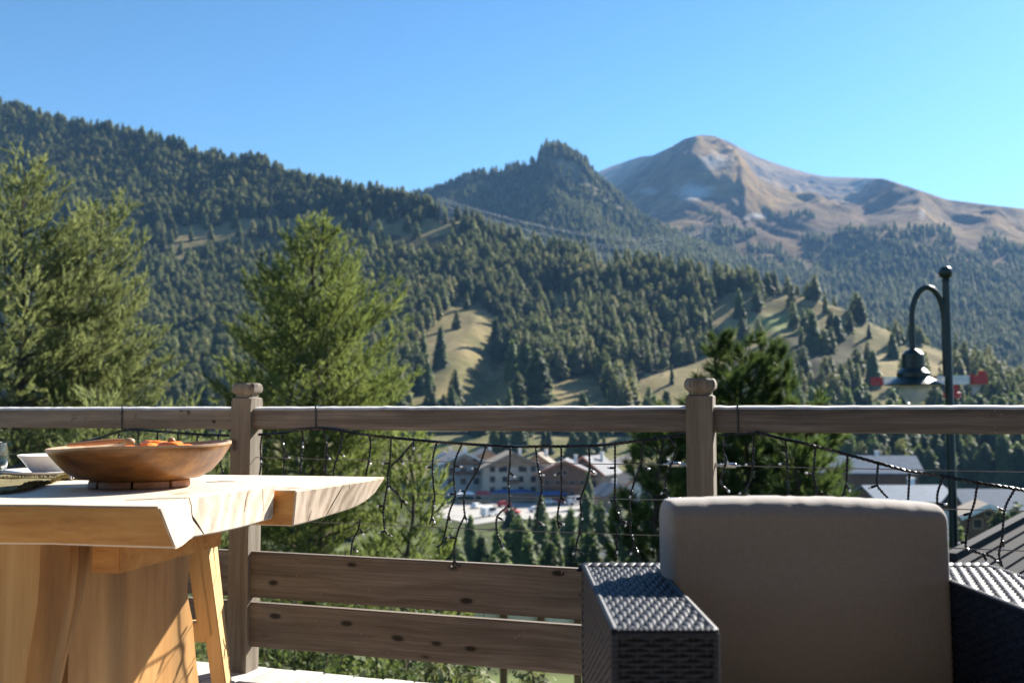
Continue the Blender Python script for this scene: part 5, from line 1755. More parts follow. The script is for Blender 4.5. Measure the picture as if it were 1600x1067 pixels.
# place setting on the far side
PC = at_z(92, 739, ZT2 + 0.004); 
PL = Vector((-1.455, 3.17, ZT2 + 0.0045))
bowl_round('plate', 'white porcelain plate under the small white bowl', 'plate', PL,
           [(0.085, 0.0), (0.095, 0.003), (0.135, 0.014), (0.156, 0.020), (0.157, 0.0215)], [(0.154, 0.0225), (0.132, 0.0175), (0.10, 0.008), (0.04, 0.0065)], M['porcelain'], M['porcelain'])
bowl_round('white_bowl', 'white porcelain bowl with flared rim standing on the white plate', 'bowl', PL + Vector((0.022, 0, 0.0073)),
           [(0.062, 0.0), (0.070, 0.002), (0.085, 0.016), (0.108, 0.046), (0.121, 0.060), (0.1215, 0.062)], [(0.119, 0.0625), (0.104, 0.046), (0.08, 0.02), (0.04, 0.009)], M['porcelain'], M['porcelain'])
def cloth(name, label, poly, z, seed, n=34, curl=0.01):
    """woven mat: a thin sheet with fringe, slightly uneven"""
    P = [at_z(x, y, z) for x, y in poly]
    rt = root(name, P[0], label, 'placemat')
    vs, fs = [], []
    m = n
    for j in range(m + 1):
        for i in range(n + 1):
            u, v = i / n, j / m
            p = P[0].lerp(P[1], u).lerp(P[3].lerp(P[2], u), v)
            hgt = 0.0015 + 0.0025 * (vnoise(np.array(u * 5.0), np.array(v * 5.0), seed) - 0.2) + curl * max(0, (u - 0.86) / 0.14) ** 2 * (0.6 + 0.4 * math.sin(v * 9))
            vs.append(p + Vector((0, 0, float(hgt))))
    for j in range(m):
        for i in range(n):
            k = j * (n + 1) + i
            fs.append((k, k + 1, k + n + 2, k + n + 1))
    top = len(vs)
    vs += [p - Vector((0, 0, 0.0025)) for p in vs]
    fs += [tuple(top + i for i in reversed(f)) for f in fs]
    mb = MB().add(vs, fs)
    o = mb.obj('weave', M['olive'], rt, smooth=True)
    o['kind'] = 'stuff'
    fr = MB()
    r = random.Random(seed)
    for a, b, k in ((1, 2, 150), (2, 3, 120), (0, 1, 120)):
        for q in range(k):
            t = q / k
            base = P[a].lerp(P[b], t)
            cen = (P[0] + P[2]) / 2
            o_ = (base - cen); o_.z = 0; o_.normalize()
            lift = 0.004 + (curl * (0.6 + 0.4 * math.sin(t * 9)) if a == 1 else 0)
            e = base + o_ * r.uniform(0.008, 0.018) + Vector((r.uniform(-0.006, 0.006), r.uniform(-0.006, 0.006), 0))
            fr.tube([base + Vector((0, 0, lift)) - o_ * 0.006, base.lerp(e, 0.6) + Vector((0, 0, lift + r.uniform(0, 0.006))), e + Vector((0, 0, max(0.0015, lift * 0.4)))], 0.0012, 3, cap=False)
    f = fr.obj('fringe', M['olive_fringe'], rt)
    f['kind'] = 'stuff'
    return rt
cloth('placemat', 'olive woven placemat with frayed edge near the table\'s left corner', [(-150, 784), (28, 769), (104, 748.5), (-40, 749)], ZT1 + 0.0015, 3, curl=0.012)
cloth('placemat', 'olive fringed placemat under the white plate and bowl', [(-60, 750), (168, 748.6), (175, 743), (-60, 743)], ZT2 + 0.0012, 8, curl=0.004)
# flower head
fl = root('flower', at_z(64, 743, ZT2 + 0.006), 'small orange flower head lying on the placemat before the plate', 'flower')
flc = at_z(64, 744.5, ZT2 + 0.006)
for k in range(9):
    a = 2 * PI * k / 9
    mb = MB(); blob(mb, Vector((0.010 * math.cos(a), 0.010 * math.sin(a), 0.002 + 0.004 * (k % 2))), 0.010, 1.0, 0.6, 0.35, a, k, 8, 5)
    mb.obj('petal', M['petal'], fl, smooth=True, loc=flc)
# drinking glass at the left border of the picture
gc = at_z(-15, 745.5, ZT2 + 0.006)
tag(MB().lathe([(0.001, 0.0), (0.022, 0.0005), (0.034, 0.010), (0.045, 0.030), (0.0505, 0.052), (0.0495, 0.078), (0.044, 0.106), (0.0432, 0.108), (0.0420, 0.106), (0.0475, 0.078), (0.0485, 0.052), (0.043, 0.031), (0.032, 0.013), (0.001, 0.006)], 40)
    .obj('drinking_glass', M['glass'], None, smooth=True, loc=gc), 'clear stemless drinking glass cut by the left border of the photo', 'glass')
tag(MB().tube([at_z(113, 745, ZT2 + 0.008) + Vector((-0.012, 0, 0)), at_z(113, 745, ZT2 + 0.016), at_z(113, 745, ZT2 + 0.008) + Vector((0.014, 0, 0))], [0.005, 0.008, 0.004], 6)
    .obj('napkin_corner', M['porcelain'], None, smooth=True), 'crumpled bit of white napkin between the plate and the wooden bowl', 'napkin')

# ================================================================== STOOL
stl = root('stool', (-1.1, 3.15, 0), 'pale pine stool with splayed legs tucked under the table end', 'stool')
def line_leg(name, p_top, p_bot, Y, w, th, z_top, z_bot, mat=None):
    a, b = at_y(*p_top, Y), at_y(*p_bot, Y)
    d = (b - a)
    q = lambda z: a + d * ((z - a.z) / d.z)
    return MB().bar(q(z_top), q(z_bot), w, th, up=(0, 1, 0)).obj(name, M['pine'], stl, bevel=0.003)
YS_ = 3.21
line_leg('leg', (315, 838), (342, 1040), YS_, 0.046, 0.052, 0.615, 0.0)
line_leg('brace', (303, 845), (326, 1000), YS_ - 0.004, 0.040, 0.058, 0.615, 0.262)
sa, sb = at_y(327, 985, YS_), at_y(200, 985, YS_)
MB().bar(sa, sb, 0.052, 0.060).obj('stretcher', M['pine'], stl, bevel=0.003)
line_leg('leg', (200, 838), (172, 1040), YS_, 0.046, 0.052, 0.615, 0.0)
la, lb = at_y(326, 850, 3.53), at_y(345, 1030, 3.53)
def q2(z): return la + (lb - la) * ((z - la.z) / (lb.z - la.z))
MB().bar(q2(0.615), q2(0.0), 0.046, 0.05, up=(0, 1, 0)).obj('leg', M['pine'], stl, bevel=0.003)
la2, lb2 = at_y(215, 850, 3.53), at_y(200, 1030, 3.53)
MB().bar(la2 + (lb2 - la2) * ((0.615 - la2.z) / (lb2.z - la2.z)), la2 + (lb2 - la2) * ((0.0 - la2.z) / (lb2.z - la2.z)), 0.046, 0.05, up=(0, 1, 0)).obj('leg', M['pine'], stl, bevel=0.003)
MB().box(-1.34, -0.975, 3.16, 3.60, 0.617, 0.645).obj('seat', M['pine'], stl, bevel=0.006)

# ================================================================== ARMCHAIR of woven dark wicker
ZA = 0.644
ch = root('wicker_armchair', (0.575, 1.9, 0), 'dark wicker armchair with square woven arms holding a beige cushion', 'armchair')
def weave(name, parent, O, U, Vv, Nn, lu, lv, cell, strand, amp=0.0024, seed=0, seg=4, skipedge=0.0):
    """flat strands along U, lv/strand of them, passing over and under thin cords every `cell`"""
    nu, nv = max(2, int(round(lu / cell))), max(2, int(round(lv / strand)))
    cell, strand = lu / nu, lv / nv
    r = np.random.default_rng(seed)
    V, Fq = [], []
    n0 = 0
    xs = np.arange(nu * seg + 1) / seg
    for j in range(nv):
        ph = j % 2
        jit = r.normal(0, 0.0003)
        h = amp * np.cos(PI * (xs - 0.5 + ph)) * (1 + 0.12 * r.normal(size=len(xs)) * 0.5)
        w = strand * 0.46 * (1 - 0.10 * (h < 0)) 
        yc = (j + 0.5) * strand + jit + 0.0004 * np.sin(xs * 2.1 + j)
        P = []
        for q, hz_ in ((-1, -0.0007), (-0.45, 0.0004), (0.45, 0.0004), (1, -0.0007)):
            P.append(np.stack([xs * cell, yc + q * w, h + hz_], 1))
        P = np.stack(P, 1).reshape(-1, 3)
        V.append(P)
        i = np.arange(len(xs) - 1)[:, None] * 4 + np.arange(3)[None, :]
        i = i.ravel() + n0
        Fq.append(np.stack([i, i + 4, i + 5, i + 1], 1))
        n0 += len(P)
    for c in range(nu):     # the cords
        x = (c + 0.5) * cell
        ys = np.arange(nv * 2 + 1) / 2.0
        hh = -amp * 0.35 * np.ones(len(ys))
        P = []
        for q, dz in ((-1, -0.0015), (0, 0.0012), (1, -0.0015)):
            P.append(np.stack([x + q * cell * 0.17 + 0 * ys, ys * strand, hh + dz], 1))
        P = np.stack(P, 1).reshape(-1, 3)
        V.append(P)
        i = (np.arange(len(ys) - 1)[:, None] * 3 + np.arange(2)[None, :]).ravel() + n0
        Fq.append(np.stack([i, i + 1, i + 4, i + 3], 1))
        n0 += len(P)
    V = np.vstack(V); Fq = np.vstack(Fq)
    A = np.array([tuple(U), tuple(Vv), tuple(Nn)])
    W = V @ A
    o = link(name, np_mesh(name, W, Fq, M['wicker'], smooth=True), parent, tuple(O))
    o['kind'] = 'stuff'
    return o
X_, Y_, Z_ = Vector((1, 0, 0)), Vector((0, 1, 0)), Vector((0, 0, 1))
def arm(x0, x1, y0, y1, inner_left, visible):
    core = MB().box(x0 + 0.006, x1 - 0.006, y0 + 0.006, y1 - 0.006, 0.05, ZA - 0.006)
    a = core.obj('arm', M['wicker_core'], ch, bevel=0.012)
    e = 0.008
    weave('arm_top_weave', a, Vector((x0 + e, y0 + e, ZA - 0.003)), Y_, X_, Z_, y1 - y0 - 0.03, x1 - x0 - 2 * e, 0.028, 0.0098, seed=1)
    weave('arm_front_weave', a, Vector((x0 + e, y0 + 0.003, 0.08)), X_, Z_, -Y_, x1 - x0 - 2 * e, ZA - 0.08 - e, 0.0205, 0.0078, seed=2)
    if visible in ('left', 'both'):
        weave('arm_side_weave', a, Vector((x0 + 0.003, y0 + e, 0.08)), Y_, Z_, -X_, y1 - y0 - 2 * e, ZA - 0.08 - e, 0.0195, 0.0078, seed=3)
    if visible in ('right', 'both'):
        weave('arm_side_weave', a, Vector((x1 - 0.003, y0 + e, 0.08)), Y_, Z_, X_, y1 - y0 - 2 * e, ZA - 0.08 - e, 0.0195, 0.0078, seed=4)
    # rounded edges: strands wrapped over a bead
    for (p, q) in ((Vector((x0 + 0.006, y0 + 0.006, ZA - 0.006)), Vector((x0 + 0.006, y1 - 0.006, ZA - 0.006))),
                   (Vector((x1 - 0.006, y0 + 0.006, ZA - 0.006)), Vector((x1 - 0.006, y1 - 0.006, ZA - 0.006))),
                   (Vector((x0 + 0.006, y0 + 0.006, ZA - 0.006)), Vector((x1 - 0.006, y0 + 0.006, ZA - 0.006))),
                   (Vector((x0 + 0.006, y0 + 0.006, 0.08)), Vector((x0 + 0.006, y0 + 0.006, ZA - 0.006))),
                   (Vector((x1 - 0.006, y0 + 0.006, 0.08)), Vector((x1 - 0.006, y0 + 0.006, ZA - 0.006)))):
        L = (q - p).length
        n = int(L / 0.0082)
        mb = MB()
        pts, rr = [], []
        for k in range(n * 4 + 1):
            pts.append(p.lerp(q, k / (n * 4))); rr.append((0.0060, 0.0068, 0.0070, 0.0066)[k % 4])
        mb.tube(pts, rr, 8)
        b = mb.obj('edge_wrap', M['wicker'], a, smooth=True)
        b['kind'] = 'stuff'
    return a
al = arm(0.147, 0.309, 1.505, 2.135, False, 'both')
ar = arm(0.838, 1.012, 1.505, 2.135, True, 'left')
def braid(x0, x1, y, z, n, parent):
    """plaited top edge: slanting padded strands over the back corner"""
    for k in range(n):
        xc = x0 + (x1 - x0) * (k + 0.5) / n
        w = (x1 - x0) / n
        mb = MB()
        vs, fs = [], []
        m = 9
        for i in range(m):
            a = PI * (0.02 + 0.92 * i / (m - 1))
            for q, lift in ((-0.56, -0.0012), (-0.30, 0.0012), (0.05, 0.0018), (0.40, 0.0012), (0.56, -0.0016)):
                r = 0.021 + lift
                vs.append((xc + w * q + w * 1.5 * (i / (m - 1) - 0.5), y - math.cos(a) * r * 1.0, z + math.sin(a) * r * 0.72))
        for i in range(m - 1):
            for q in range(4):
                p = i * 5 + q
                fs.append((p, p + 1, p + 6, p + 5))
        mb.add(vs, fs)
        mb.obj('plait_strand', M['wicker'], parent, smooth=True)
bk = MB().box(0.149, 1.01, 2.137, 2.185, 0.05, ZA - 0.004).obj('back', M['wicker_core'], ch, bevel=0.01)
braid(0.150, 1.015, 2.150, ZA - 0.015, 46, bk)
weave('back_weave', bk, Vector((0.32, 2.1345, 0.3)), X_, Z_, -Y_, 0.51, ZA - 0.31, 0.02, 0.0078, seed=6)
MB().box(0.312, 0.834, 1.53, 2.13, 0.06, 0.30).obj('seat', M['wicker_core'], ch, bevel=0.01)
# back cushion: a soft box, crowned faces, seam puckers along the top edge
def cushion():
    W, Hh, T = 0.552, 0.485, 0.145
    nx, nz, ny = 60, 56, 14
    bm = bmesh.new()
    faces = []
    def P(u, v, w):
        # u,v,w in -1..1 -> rounded box
        rx, rz, ry = 0.018, 0.034, 0.056
        x, y, z = u * W / 2, w * T / 2, v * Hh / 2
        cx = max(-W / 2 + rx, min(W / 2 - rx, x)); cy = max(-T / 2 + ry, min(T / 2 - ry, y)); cz = max(-Hh / 2 + rz, min(Hh / 2 - rz, z))
        d = Vector(((x - cx) / rx, (y - cy) / ry, (z - cz) / rz))
        if d.length > 1: d.normalize()
        p = Vector((cx + d.x * rx, cy + d.y * ry, cz + d.z * rz))
        crown = (1 - u * u) * (1 - v * v)
        p.y += (1 if w > 0 else -1) * 0.010 * crown * abs(w)
        p.z += (0.010 * (1 - u * u) - 0.006 * math.exp(-((u - 0.02) / 0.05) ** 2) * 0.3) * max(0, v) ** 3 - 0.004 * u * max(0, v) ** 3
        # puckers that fan from the top seam
        pk = 0
        for c, a, s in ((-0.10, 0.9, 0.010), (-0.02, 1.0, 0.009), (0.10, 0.4, 0.02), (0.3, 0.45, 0.014), (0.52, 0.35, 0.016), (-0.4, 0.35, 0.03), (0.75, 0.3, 0.02), (-0.7, 0.3, 0.03)):
            pk += a * math.exp(-((u - c - (1 - v) * 0.05) / (s + (1 - v) * 0.05)) ** 2)
        top = math.exp(-((1 - v) / 0.16) ** 1.5) if v > -1 else 0
        p.y += 0.0060 * pk * top * (1 if w < 0 else -1)
        p.z -= 0.0030 * pk * top
        p.y += 0.0018 * math.sin(u * 5 + v * 3) * crown + 0.0012 * math.sin(u * 11 - v * 7 + 1) * crown
        return p
    def grid(fa, n, m, flip):
        vs = [[bm.verts.new(fa(-1 + 2 * i / n, -1 + 2 * j / m)) for i in range(n + 1)] for j in range(m + 1)]
        for j in range(m):
            for i in range(n):
                q = (vs[j][i], vs[j][i + 1], vs[j + 1][i + 1], vs[j + 1][i])
                bm.faces.new(q[::-1] if flip else q)
    g = lambda t: math.copysign(1 - (1 - abs(t)) ** 1.4, t)
    grid(lambda a, b: P(g(a), g(b), -1), nx, nz, False)
    grid(lambda a, b: P(g(a), g(b), 1), nx, nz, True)
    grid(lambda a, b: P(g(a), 1, b), nx, ny, False)
    grid(lambda a, b: P(g(a), -1, b), nx, ny, True)
    grid(lambda a, b: P(-1, g(a), b), nz, ny, False)
    grid(lambda a, b: P(1, g(a), b), nz, ny, True)
    bmesh.ops.remove_doubles(bm, verts=bm.verts, dist=0.0006)
    bmesh.ops.recalc_face_normals(bm, faces=bm.faces)
    me = bpy.data.meshes.new('cushion')
    bm.to_mesh(me); bm.free()
    me.materials.append(M['fabric'])
    me.polygons.foreach_set('use_smooth', [True] * len(me.polygons))
    o = link('cushion', me, None, (0.5745, 2.005, 0.545), (math.radians(-1.0), 0, math.radians(0)))
    tag(o, 'thick beige canvas back cushion standing in the wicker armchair', 'cushion')
    return o
cu = cushion()
mb = MB()
pip = []
for k in range(41):
    u = -1 + 2 * k / 40
    pip.append((u * 0.245, -0.045, 0.2405 + 0.008 * (1 - u * u) - 0.004 * u))

# ================================================================== STREET LAMP
YL = 13.0
lp0 = at_y(1486, 700, YL)
lampx = lp0.x
zl = lambda py: at_y(1486, py, YL).z
zg_ = gz(lampx, YL) - 0.05
sl = root('street_lamp', (lampx, YL, zg_), 'dark green swan neck street lamp with glass bowl rising behind the rail', 'street lamp')
MB().tube([(lampx, YL, zg_), (lampx, YL, zg_ + 0.9), (lampx, YL, zg_ + 0.95), (lampx, YL, zl(440))], [0.085, 0.085, 0.062, 0.047], 16).obj('post', M['lamp_green'], sl, smooth=True)
MB().lathe([(0.001, -0.09), (0.05, -0.075), (0.055, -0.06), (0.05, -0.045)] + [(0.088 * math.sin(a), -0.02 + 0.088 - 0.088 * math.cos(a) - 0.03) for a in [0.5 + 2.64 * k / 12 for k in range(13)]], 20, c=(lampx, YL, zl(427) - 0.03)).obj('finial', M['lamp_green'], sl, smooth=True)
hx = at_y(1426.5, 560, YL).x
ax1 = at_y(1477, 560, YL).x
armp = [Vector((ax1, YL, zl(588))), Vector((ax1, YL, zl(540)))] + [Vector(((ax1 + hx) / 2 + (ax1 - hx) / 2 * math.cos(a), YL, zl(500) + (zl(449) - zl(500)) * math.sin(a))) for a in [PI * k / 18 for k in range(19)]] + [Vector((hx, YL, zl(546)))]
MB().tube(armp, 0.037, 14).obj('arm', M['lamp_green'], sl, smooth=True)
for py in (555, 583):
    MB().tube([Vector((ax1, YL, zl(py))), Vector((lampx, YL, zl(py)))], 0.02, 8).obj('bracket', M['lamp_green'], sl, smooth=True)
k_ = YL / FPX
z0 = zl(602)
MB().lathe([(0.36, 0.0), (0.362, 0.008), (0.24, 0.085), (0.205, 0.105), (0.205, 0.16), (0.16, 0.205), (0.138, 0.225), (0.138, 0.40), (0.10, 0.445), (0.045, 0.475), (0.036, 0.49)], 32, c=(hx, YL, z0)).obj('lamp_head', M['lamp_green'], sl, smooth=True, auto=28)
MB().lathe([(0.34, -0.004), (0.2, -0.001)], 32, c=(hx, YL, z0), cap=False).obj('reflector', M['white'], sl, smooth=True)
MB().lathe([(0.195, -0.008), (0.185, -0.08), (0.15, -0.16), (0.09, -0.225), (0.03, -0.258), (0.002, -0.262), (0.025, -0.252), (0.086, -0.219), (0.145, -0.155), (0.180, -0.078), (0.190, -0.008)], 32, c=(hx, YL, z0), cap=False).obj('glass_bowl', M['frosted'], sl, smooth=True)
MB().lathe([(0.001, -0.2), (0.03, -0.19), (0.045, -0.14), (0.03, -0.07), (0.02, -0.008)], 16, c=(hx, YL, z0)).obj('lamp_bulb', M['porcelain'], sl, smooth=True)

# ================================================================== VILLAGE
def house(name, label, px, Y, w, d, h_e, h_r, yaw, wall, roofm, gable=None, over=0.9, rows=(), cat='house', base=None, gable_front=True, roof_th=0.28, balcony=None, chimney=True, group=None, verge=None, zoff=0.0):
    """house whose local x runs along the front; front at local y = -d/2.
    rows: list of (z, [x positions], ww, wh). gable_front: ridge runs front to back"""
    p = at_y(px, 700, Y)
    zg = (gz(p.x, Y) if base is None else base) + zoff
    rt = root(name, (p.x, Y, zg), label, cat, group, yaw)
    Mx = Matrix.Translation((p.x, Y, zg)) @ Matrix.Rotation(yaw, 4, 'Z')
    def put(mb, nm, mat, parent=rt, **k):
        me = mb.mesh(nm, mat, **k)
        o = bpy.data.objects.new(nm, me); COL.objects.link(o)
        o.parent = parent
        if parent is not rt:
            pass
        return o
    mb = MB().box(-w / 2, w / 2, -d / 2, d / 2, -2.5, h_e)
    put(mb, 'wall', wall)
    g = gable or wall
    if gable_front:
        for s in (-1, 1):
            y0, y1 = s * d / 2, s * (d / 2 - 0.25)
            put(MB().prism([(-w / 2, min(y0, y1), h_e), (w / 2, min(y0, y1), h_e), (0, min(y0, y1), h_r)], [(-w / 2, max(y0, y1), h_e), (w / 2, max(y0, y1), h_e), (0, max(y0, y1), h_r)]), 'gable', g)
        sl_ = (h_r - h_e) / (w / 2)
        for s in (-1, 1):
            xo = s * (w / 2 + over)
            zo = h_e - sl_ * over
            a = [(0, -d / 2 - over, h_r + 0.01), (xo, -d / 2 - over, zo), (xo, d / 2 + over, zo), (0, d / 2 + over, h_r + 0.01)]
            b = [(x, y, z + roof_th) for x, y, z in a]
            r = put(MB().prism(a, b), 'roof', roofm)
            if verge:
                v = MB().bar((0, -d / 2 - over - 0.06, h_r + 0.1), (xo, -d / 2 - over - 0.06, zo + 0.1), 0.1, 0.5)
                put(v, 'verge_board', verge)
    else:
        for s in (-1, 1):
            x0, x1 = s * w / 2, s * (w / 2 - 0.25)
            put(MB().prism([(min(x0, x1), -d / 2, h_e), (min(x0, x1), d / 2, h_e), (min(x0, x1), 0, h_r)], [(max(x0, x1), -d / 2, h_e), (max(x0, x1), d / 2, h_e), (max(x0, x1), 0, h_r)]), 'gable', g)
        sl_ = (h_r - h_e) / (d / 2)
        for s in (-1, 1):
            yo = s * (d / 2 + over); zo = h_e - sl_ * over
            a = [(-w / 2 - over, 0, h_r + 0.01), (-w / 2 - over, yo, zo), (w / 2 + over, yo, zo), (w / 2 + over, 0, h_r + 0.01)]
            b = [(x, y, z + roof_th) for x, y, z in a]
            put(MB().prism(a, b), 'roof', roofm)
    for z, xs, ww, wh in rows:
        for x in xs:
            f = put(MB().box(x - ww / 2 - 0.12, x + ww / 2 + 0.12, -d / 2 - 0.06, -d / 2 + 0.05, z - 0.12, z + wh + 0.12), 'window', M['brownwood'] if wall is not M['brownwood'] else M['tanwood'])
            pn = MB().box(x - ww / 2, x + ww / 2, -d / 2 - 0.085, -d / 2 - 0.02, z, z + wh).obj('pane', M['window'])
            pn.parent = f
    if balcony:
        for z, x0, x1 in balcony:
            put(MB().box(x0, x1, -d / 2 - 1.3, -d / 2, z - 0.15, z).box(x0, x1, -d / 2 - 1.32, -d / 2 - 1.24, z, z + 0.95), 'balcony', M['brownwood'])
    if chimney:
        put(MB().box(w * 0.16, w * 0.16 + 0.9, d * 0.12, d * 0.12 + 0.9, h_e, h_r + 1.2).box(w * 0.16 - 0.12, w * 0.16 + 1.02, d * 0.12 - 0.12, d * 0.12 + 1.02, h_r + 1.2, h_r + 1.4), 'chimney', M['wallwhite'])
    return rt
mpp = 300 / FPX
def heights(py_e, py_r, px, Y, base=None):
    zg = gz(at_y(px, 700, Y).x, Y) if base is None else base
    return at_y(px, py_e, Y).z - zg, at_y(px, py_r, Y).z - zg
he, hr = heights(728, 706, 797, 300)
xs4 = [-6.0, -2.4, 2.4, 6.0]
house('apartment_chalet', 'large beige gabled apartment house with rows of small windows, behind the pale yard', 797, 300, 17.5, 14, he, hr, 0.12, M['wallbeige'], M['roofwarm'], M['tanwood'], 1.4,
      [(2.0 + 0.2, xs4, 1.3, 1.5), (5.2, xs4, 1.3, 1.5), (8.2, xs4, 1.3, 1.4), (he - 1.2, [-3.5, 3.5], 1.1, 1.1)], 'apartment house', verge=M['roofwarm'], balcony=[(5.0, -1.6, 1.6)])
he, hr = heights(722, 706, 716, 306)
house('apartment_chalet', 'grey apartment house with pale roof half hidden behind the broad pine', 716, 306, 13.5, 13, he, hr, 0.3, M['wallgrey'], M['roofgrey'], M['wallbeige'], 1.3,
      [(2.4, [-4, 0, 4], 1.5, 1.6), (5.6, [-4, 0, 4], 1.5, 1.6), (8.6, [-4, 0, 4], 1.5, 1.5)], 'apartment house', verge=M['white'], balcony=[(5.4, -5.4, 5.4), (8.4, -5.4, 5.4)])
he, hr = heights(736, 718, 884, 292)
house('wooden_chalet', 'wide brown timber chalet with a pale grey roof and blue ground floor', 884, 292, 14.5, 14, he, hr, -0.10, M['brownwood'], M['roofgrey'], M['brownwood'], 1.5,
      [(2.2, [-5, -2, 2, 5], 1.3, 1.5), (5.0, [-5, -2, 2, 5], 1.3, 1.4), (he - 0.6, [0], 1.2, 1.2)], 'chalet', verge=M['redverge'], balcony=[(4.6, -6.3, 6.3)])
he, hr = heights(745, 722, 926, 296)
house('wooden_chalet', 'grey roofed chalet with an orange red verge board at the road bend', 926, 304, 11.5, 12, he, hr, -0.5, M['wallbeige'], M['roofgrey'], M['brownwood'], 1.4,
      [(2.2, [-3, 0, 3], 1.3, 1.5), (5.0, [-3, 0, 3], 1.3, 1.4)], 'chalet', verge=M['redverge'])
he, hr = heights(752, 738, 985, 285)
house('wooden_chalet', 'low chalet with warm coloured roof beside the stone pine', 992, 285, 9, 9, he, hr, 0.35, M['wallwhite'], M['roofwarm'], M['tanwood'], 1.2, [(1.8, [-2.5, 0, 2.5], 1.2, 1.3)], 'chalet', verge=M['redverge'])
for lab, px, Y, w, pe, pr, yaw, wl, rf_ in [
        ('tall grey apartment block behind the gap between the two left chalets', 757, 322, 10, 716, 702, 0.2, 'wallgrey', 'roofgrey'),
        ('beige house between the large apartment house and the timber chalet', 843, 320, 9, 724, 708, -0.15, 'wallbeige', 'roofwarm'),
        ('white house with pale roof at the left edge of the village', 694, 318, 10, 722, 706, 0.1, 'wallwhite', 'roofwarm'),
        ('brown timber house at the right edge of the village behind the stone pine', 1040, 300, 12, 735, 715, -0.2, 'brownwood', 'roofgrey'),
        ('small tan house below the road bend', 955, 268, 7, 770, 757, 0.3, 'tanwood', 'roofgrey')]:
    he, hr = heights(pe, pr, px, Y)
    house('village_house', lab, px, Y, w, 10, he, hr, yaw, M[wl], M[rf_], M['tanwood'] if wl != 'tanwood' else None, 1.1, [(z_, [-w * .3, 0, w * .3], 1.2, 1.4) for z_ in (2.0, 5.0) if z_ + 1.5 < he], 'house', verge=M['white'] if wl == 'wallwhite' else None, balcony=[(4.4, -w * .4, w * .4)] if he > 6 else None)
# right side
he, hr = heights(734, 713, 1350, 250)
house('timber_hall', 'long brown timber building with blue grey roof above the cushion', 1345, 250, 24, 13, he, hr, -0.12, M['brownwood'], M['roofblue'], M['brownwood'], 1.2,
      [(1.6, [-10, -7, -4, -1, 2, 5, 8, 10.6], 1.4, 1.7), (4.8, [-10, -7, -4, -1, 2, 5, 8, 10.6], 1.3, 1.4)], 'building', gable_front=False, balcony=[(4.5, -11.5, 11.5)])
he, hr = heights(735, 711, 1287, 262)
house('white_annex', 'small white gabled house at the left end of the long timber building', 1287, 263, 4.2, 8, *heights(717, 713, 1287, 263), 0.0, M['wallwhite'], M['roofblue'], None, 0.4, [(3.0, [0], 1.2, 1.3)], 'house', chimney=False)
he, hr = heights(779, 760, 1405, 170)
house('metal_roofed_house', 'house with broad pale blue metal roof right above the cushion', 1408, 170, 12.5, 12, he, hr, 0.05, M['wallbeige'], M['roofblue'], M['brownwood'], 0.8, [(1.4, [-4, -1, 2, 5], 1.2, 1.3)], 'house', gable_front=False)
he, hr = heights(803, 767, 1580, 150)
house('metal_roofed_house', 'long house with blue standing seam roof behind the brown gabled chalet', 1590, 150, 18, 13, he, hr, -0.05, M['wallwhite'], M['roofblue'], M['brownwood'], 0.8, [(1.4, [-6, -2, 2, 6], 1.3, 1.4)], 'house', gable_front=False)
he, hr = heights(803, 787, 1532, 112)
house('brown_chalet', 'small brown gabled chalet with white barge boards right of the lamp post', 1532, 112, 4.7, 6, he, hr, -0.25, M['brownwood'], M['roofwarm'], M['brownwood'], 0.55, [(0.6, [-1.2, 1.2], 0.8, 1.0), (he - 1.2, [-1.1, 1.1], 0.8, 0.9), (he + 0.1, [0], 0.6, 0.5)], 'chalet', chimney=False, verge=M['white'])
house('white_house', 'white rendered house among dark trees left of the crane mast', 1450, 330, 9.5, 8, *heights(716, 709, 1450, 330, -16), 0.0, M['wallwhite'], M['roofgrey'], None, 0.6, [(2.6, [-3, 0, 3], 1.1, 1.3), (5.4, [-3, 3], 1.1, 1.3)], 'house', base=-16, chimney=True)
he, hr = heights(765, 748, 1478, 190)
house('grey_house', 'grey walled house behind the lamp post beside the blue roofs', 1470, 186, 6.5, 8, he - 1, hr - 2, 0.2, M['wallgrey'], M['roofblue'], None, 0.5, [(1.4, [-2, 0, 2], 1.0, 1.2)], 'house', chimney=False)
house('stone_house', 'pale house half hidden on the slope below the stone pine', 955, 120, 6.0, 6, *heights(884, 868, 975, 120), 0.1, M['wallbeige'], M['roofgrey'], None, 0.6, [(1.0, [-1.5, 1.5], 0.9, 1.0)], 'house', chimney=False)

# neighbouring roof of dark standing seam metal, close by on the right
nr = root('neighbour_house', (4.6, 8.0, gz(4.6, 8.0)), 'neighbouring house with charcoal standing seam metal roof beside the armchair', 'house')
na, nb = at_y(1486, 869, 8.4), at_y(1760, 722, 8.4 * 1.55)
run = (nb - na)
dn = Vector((0.60, -0.55, -0.62)).normalized() * 5.5
q = [na, nb, nb + dn, na + dn]
nrm = run.cross(dn).normalized()
if nrm.z < 0: nrm = -nrm
rf = MB().prism([tuple(p - nrm * 0.12) for p in q], [tuple(p) for p in q]).obj('roof', M['roofdark'], nr)
ns = 58
for k in range(ns):
    s = dn * ((k + 0.15) / ns)
    MB().bar(na + s + nrm * 0.006, nb + s + nrm * 0.006, 0.018, 0.026, up=tuple(nrm)).obj('seam', M['roofdark'], rf)
MB().bar(na + Vector((0, 0, 0.0)), nb, 0.09, 0.06).obj('ridge_cap', M['roofdark'], nr)
wa = [na + run * 0.04, nb, nb + dn * 0.93, na + run * 0.04 + dn * 0.93]
MB().prism([(p.x, p.y, -9.0) for p in wa], [(p.x, p.y, p.z - 0.16) for p in wa]).obj('wall', M['brownwood'], nr)

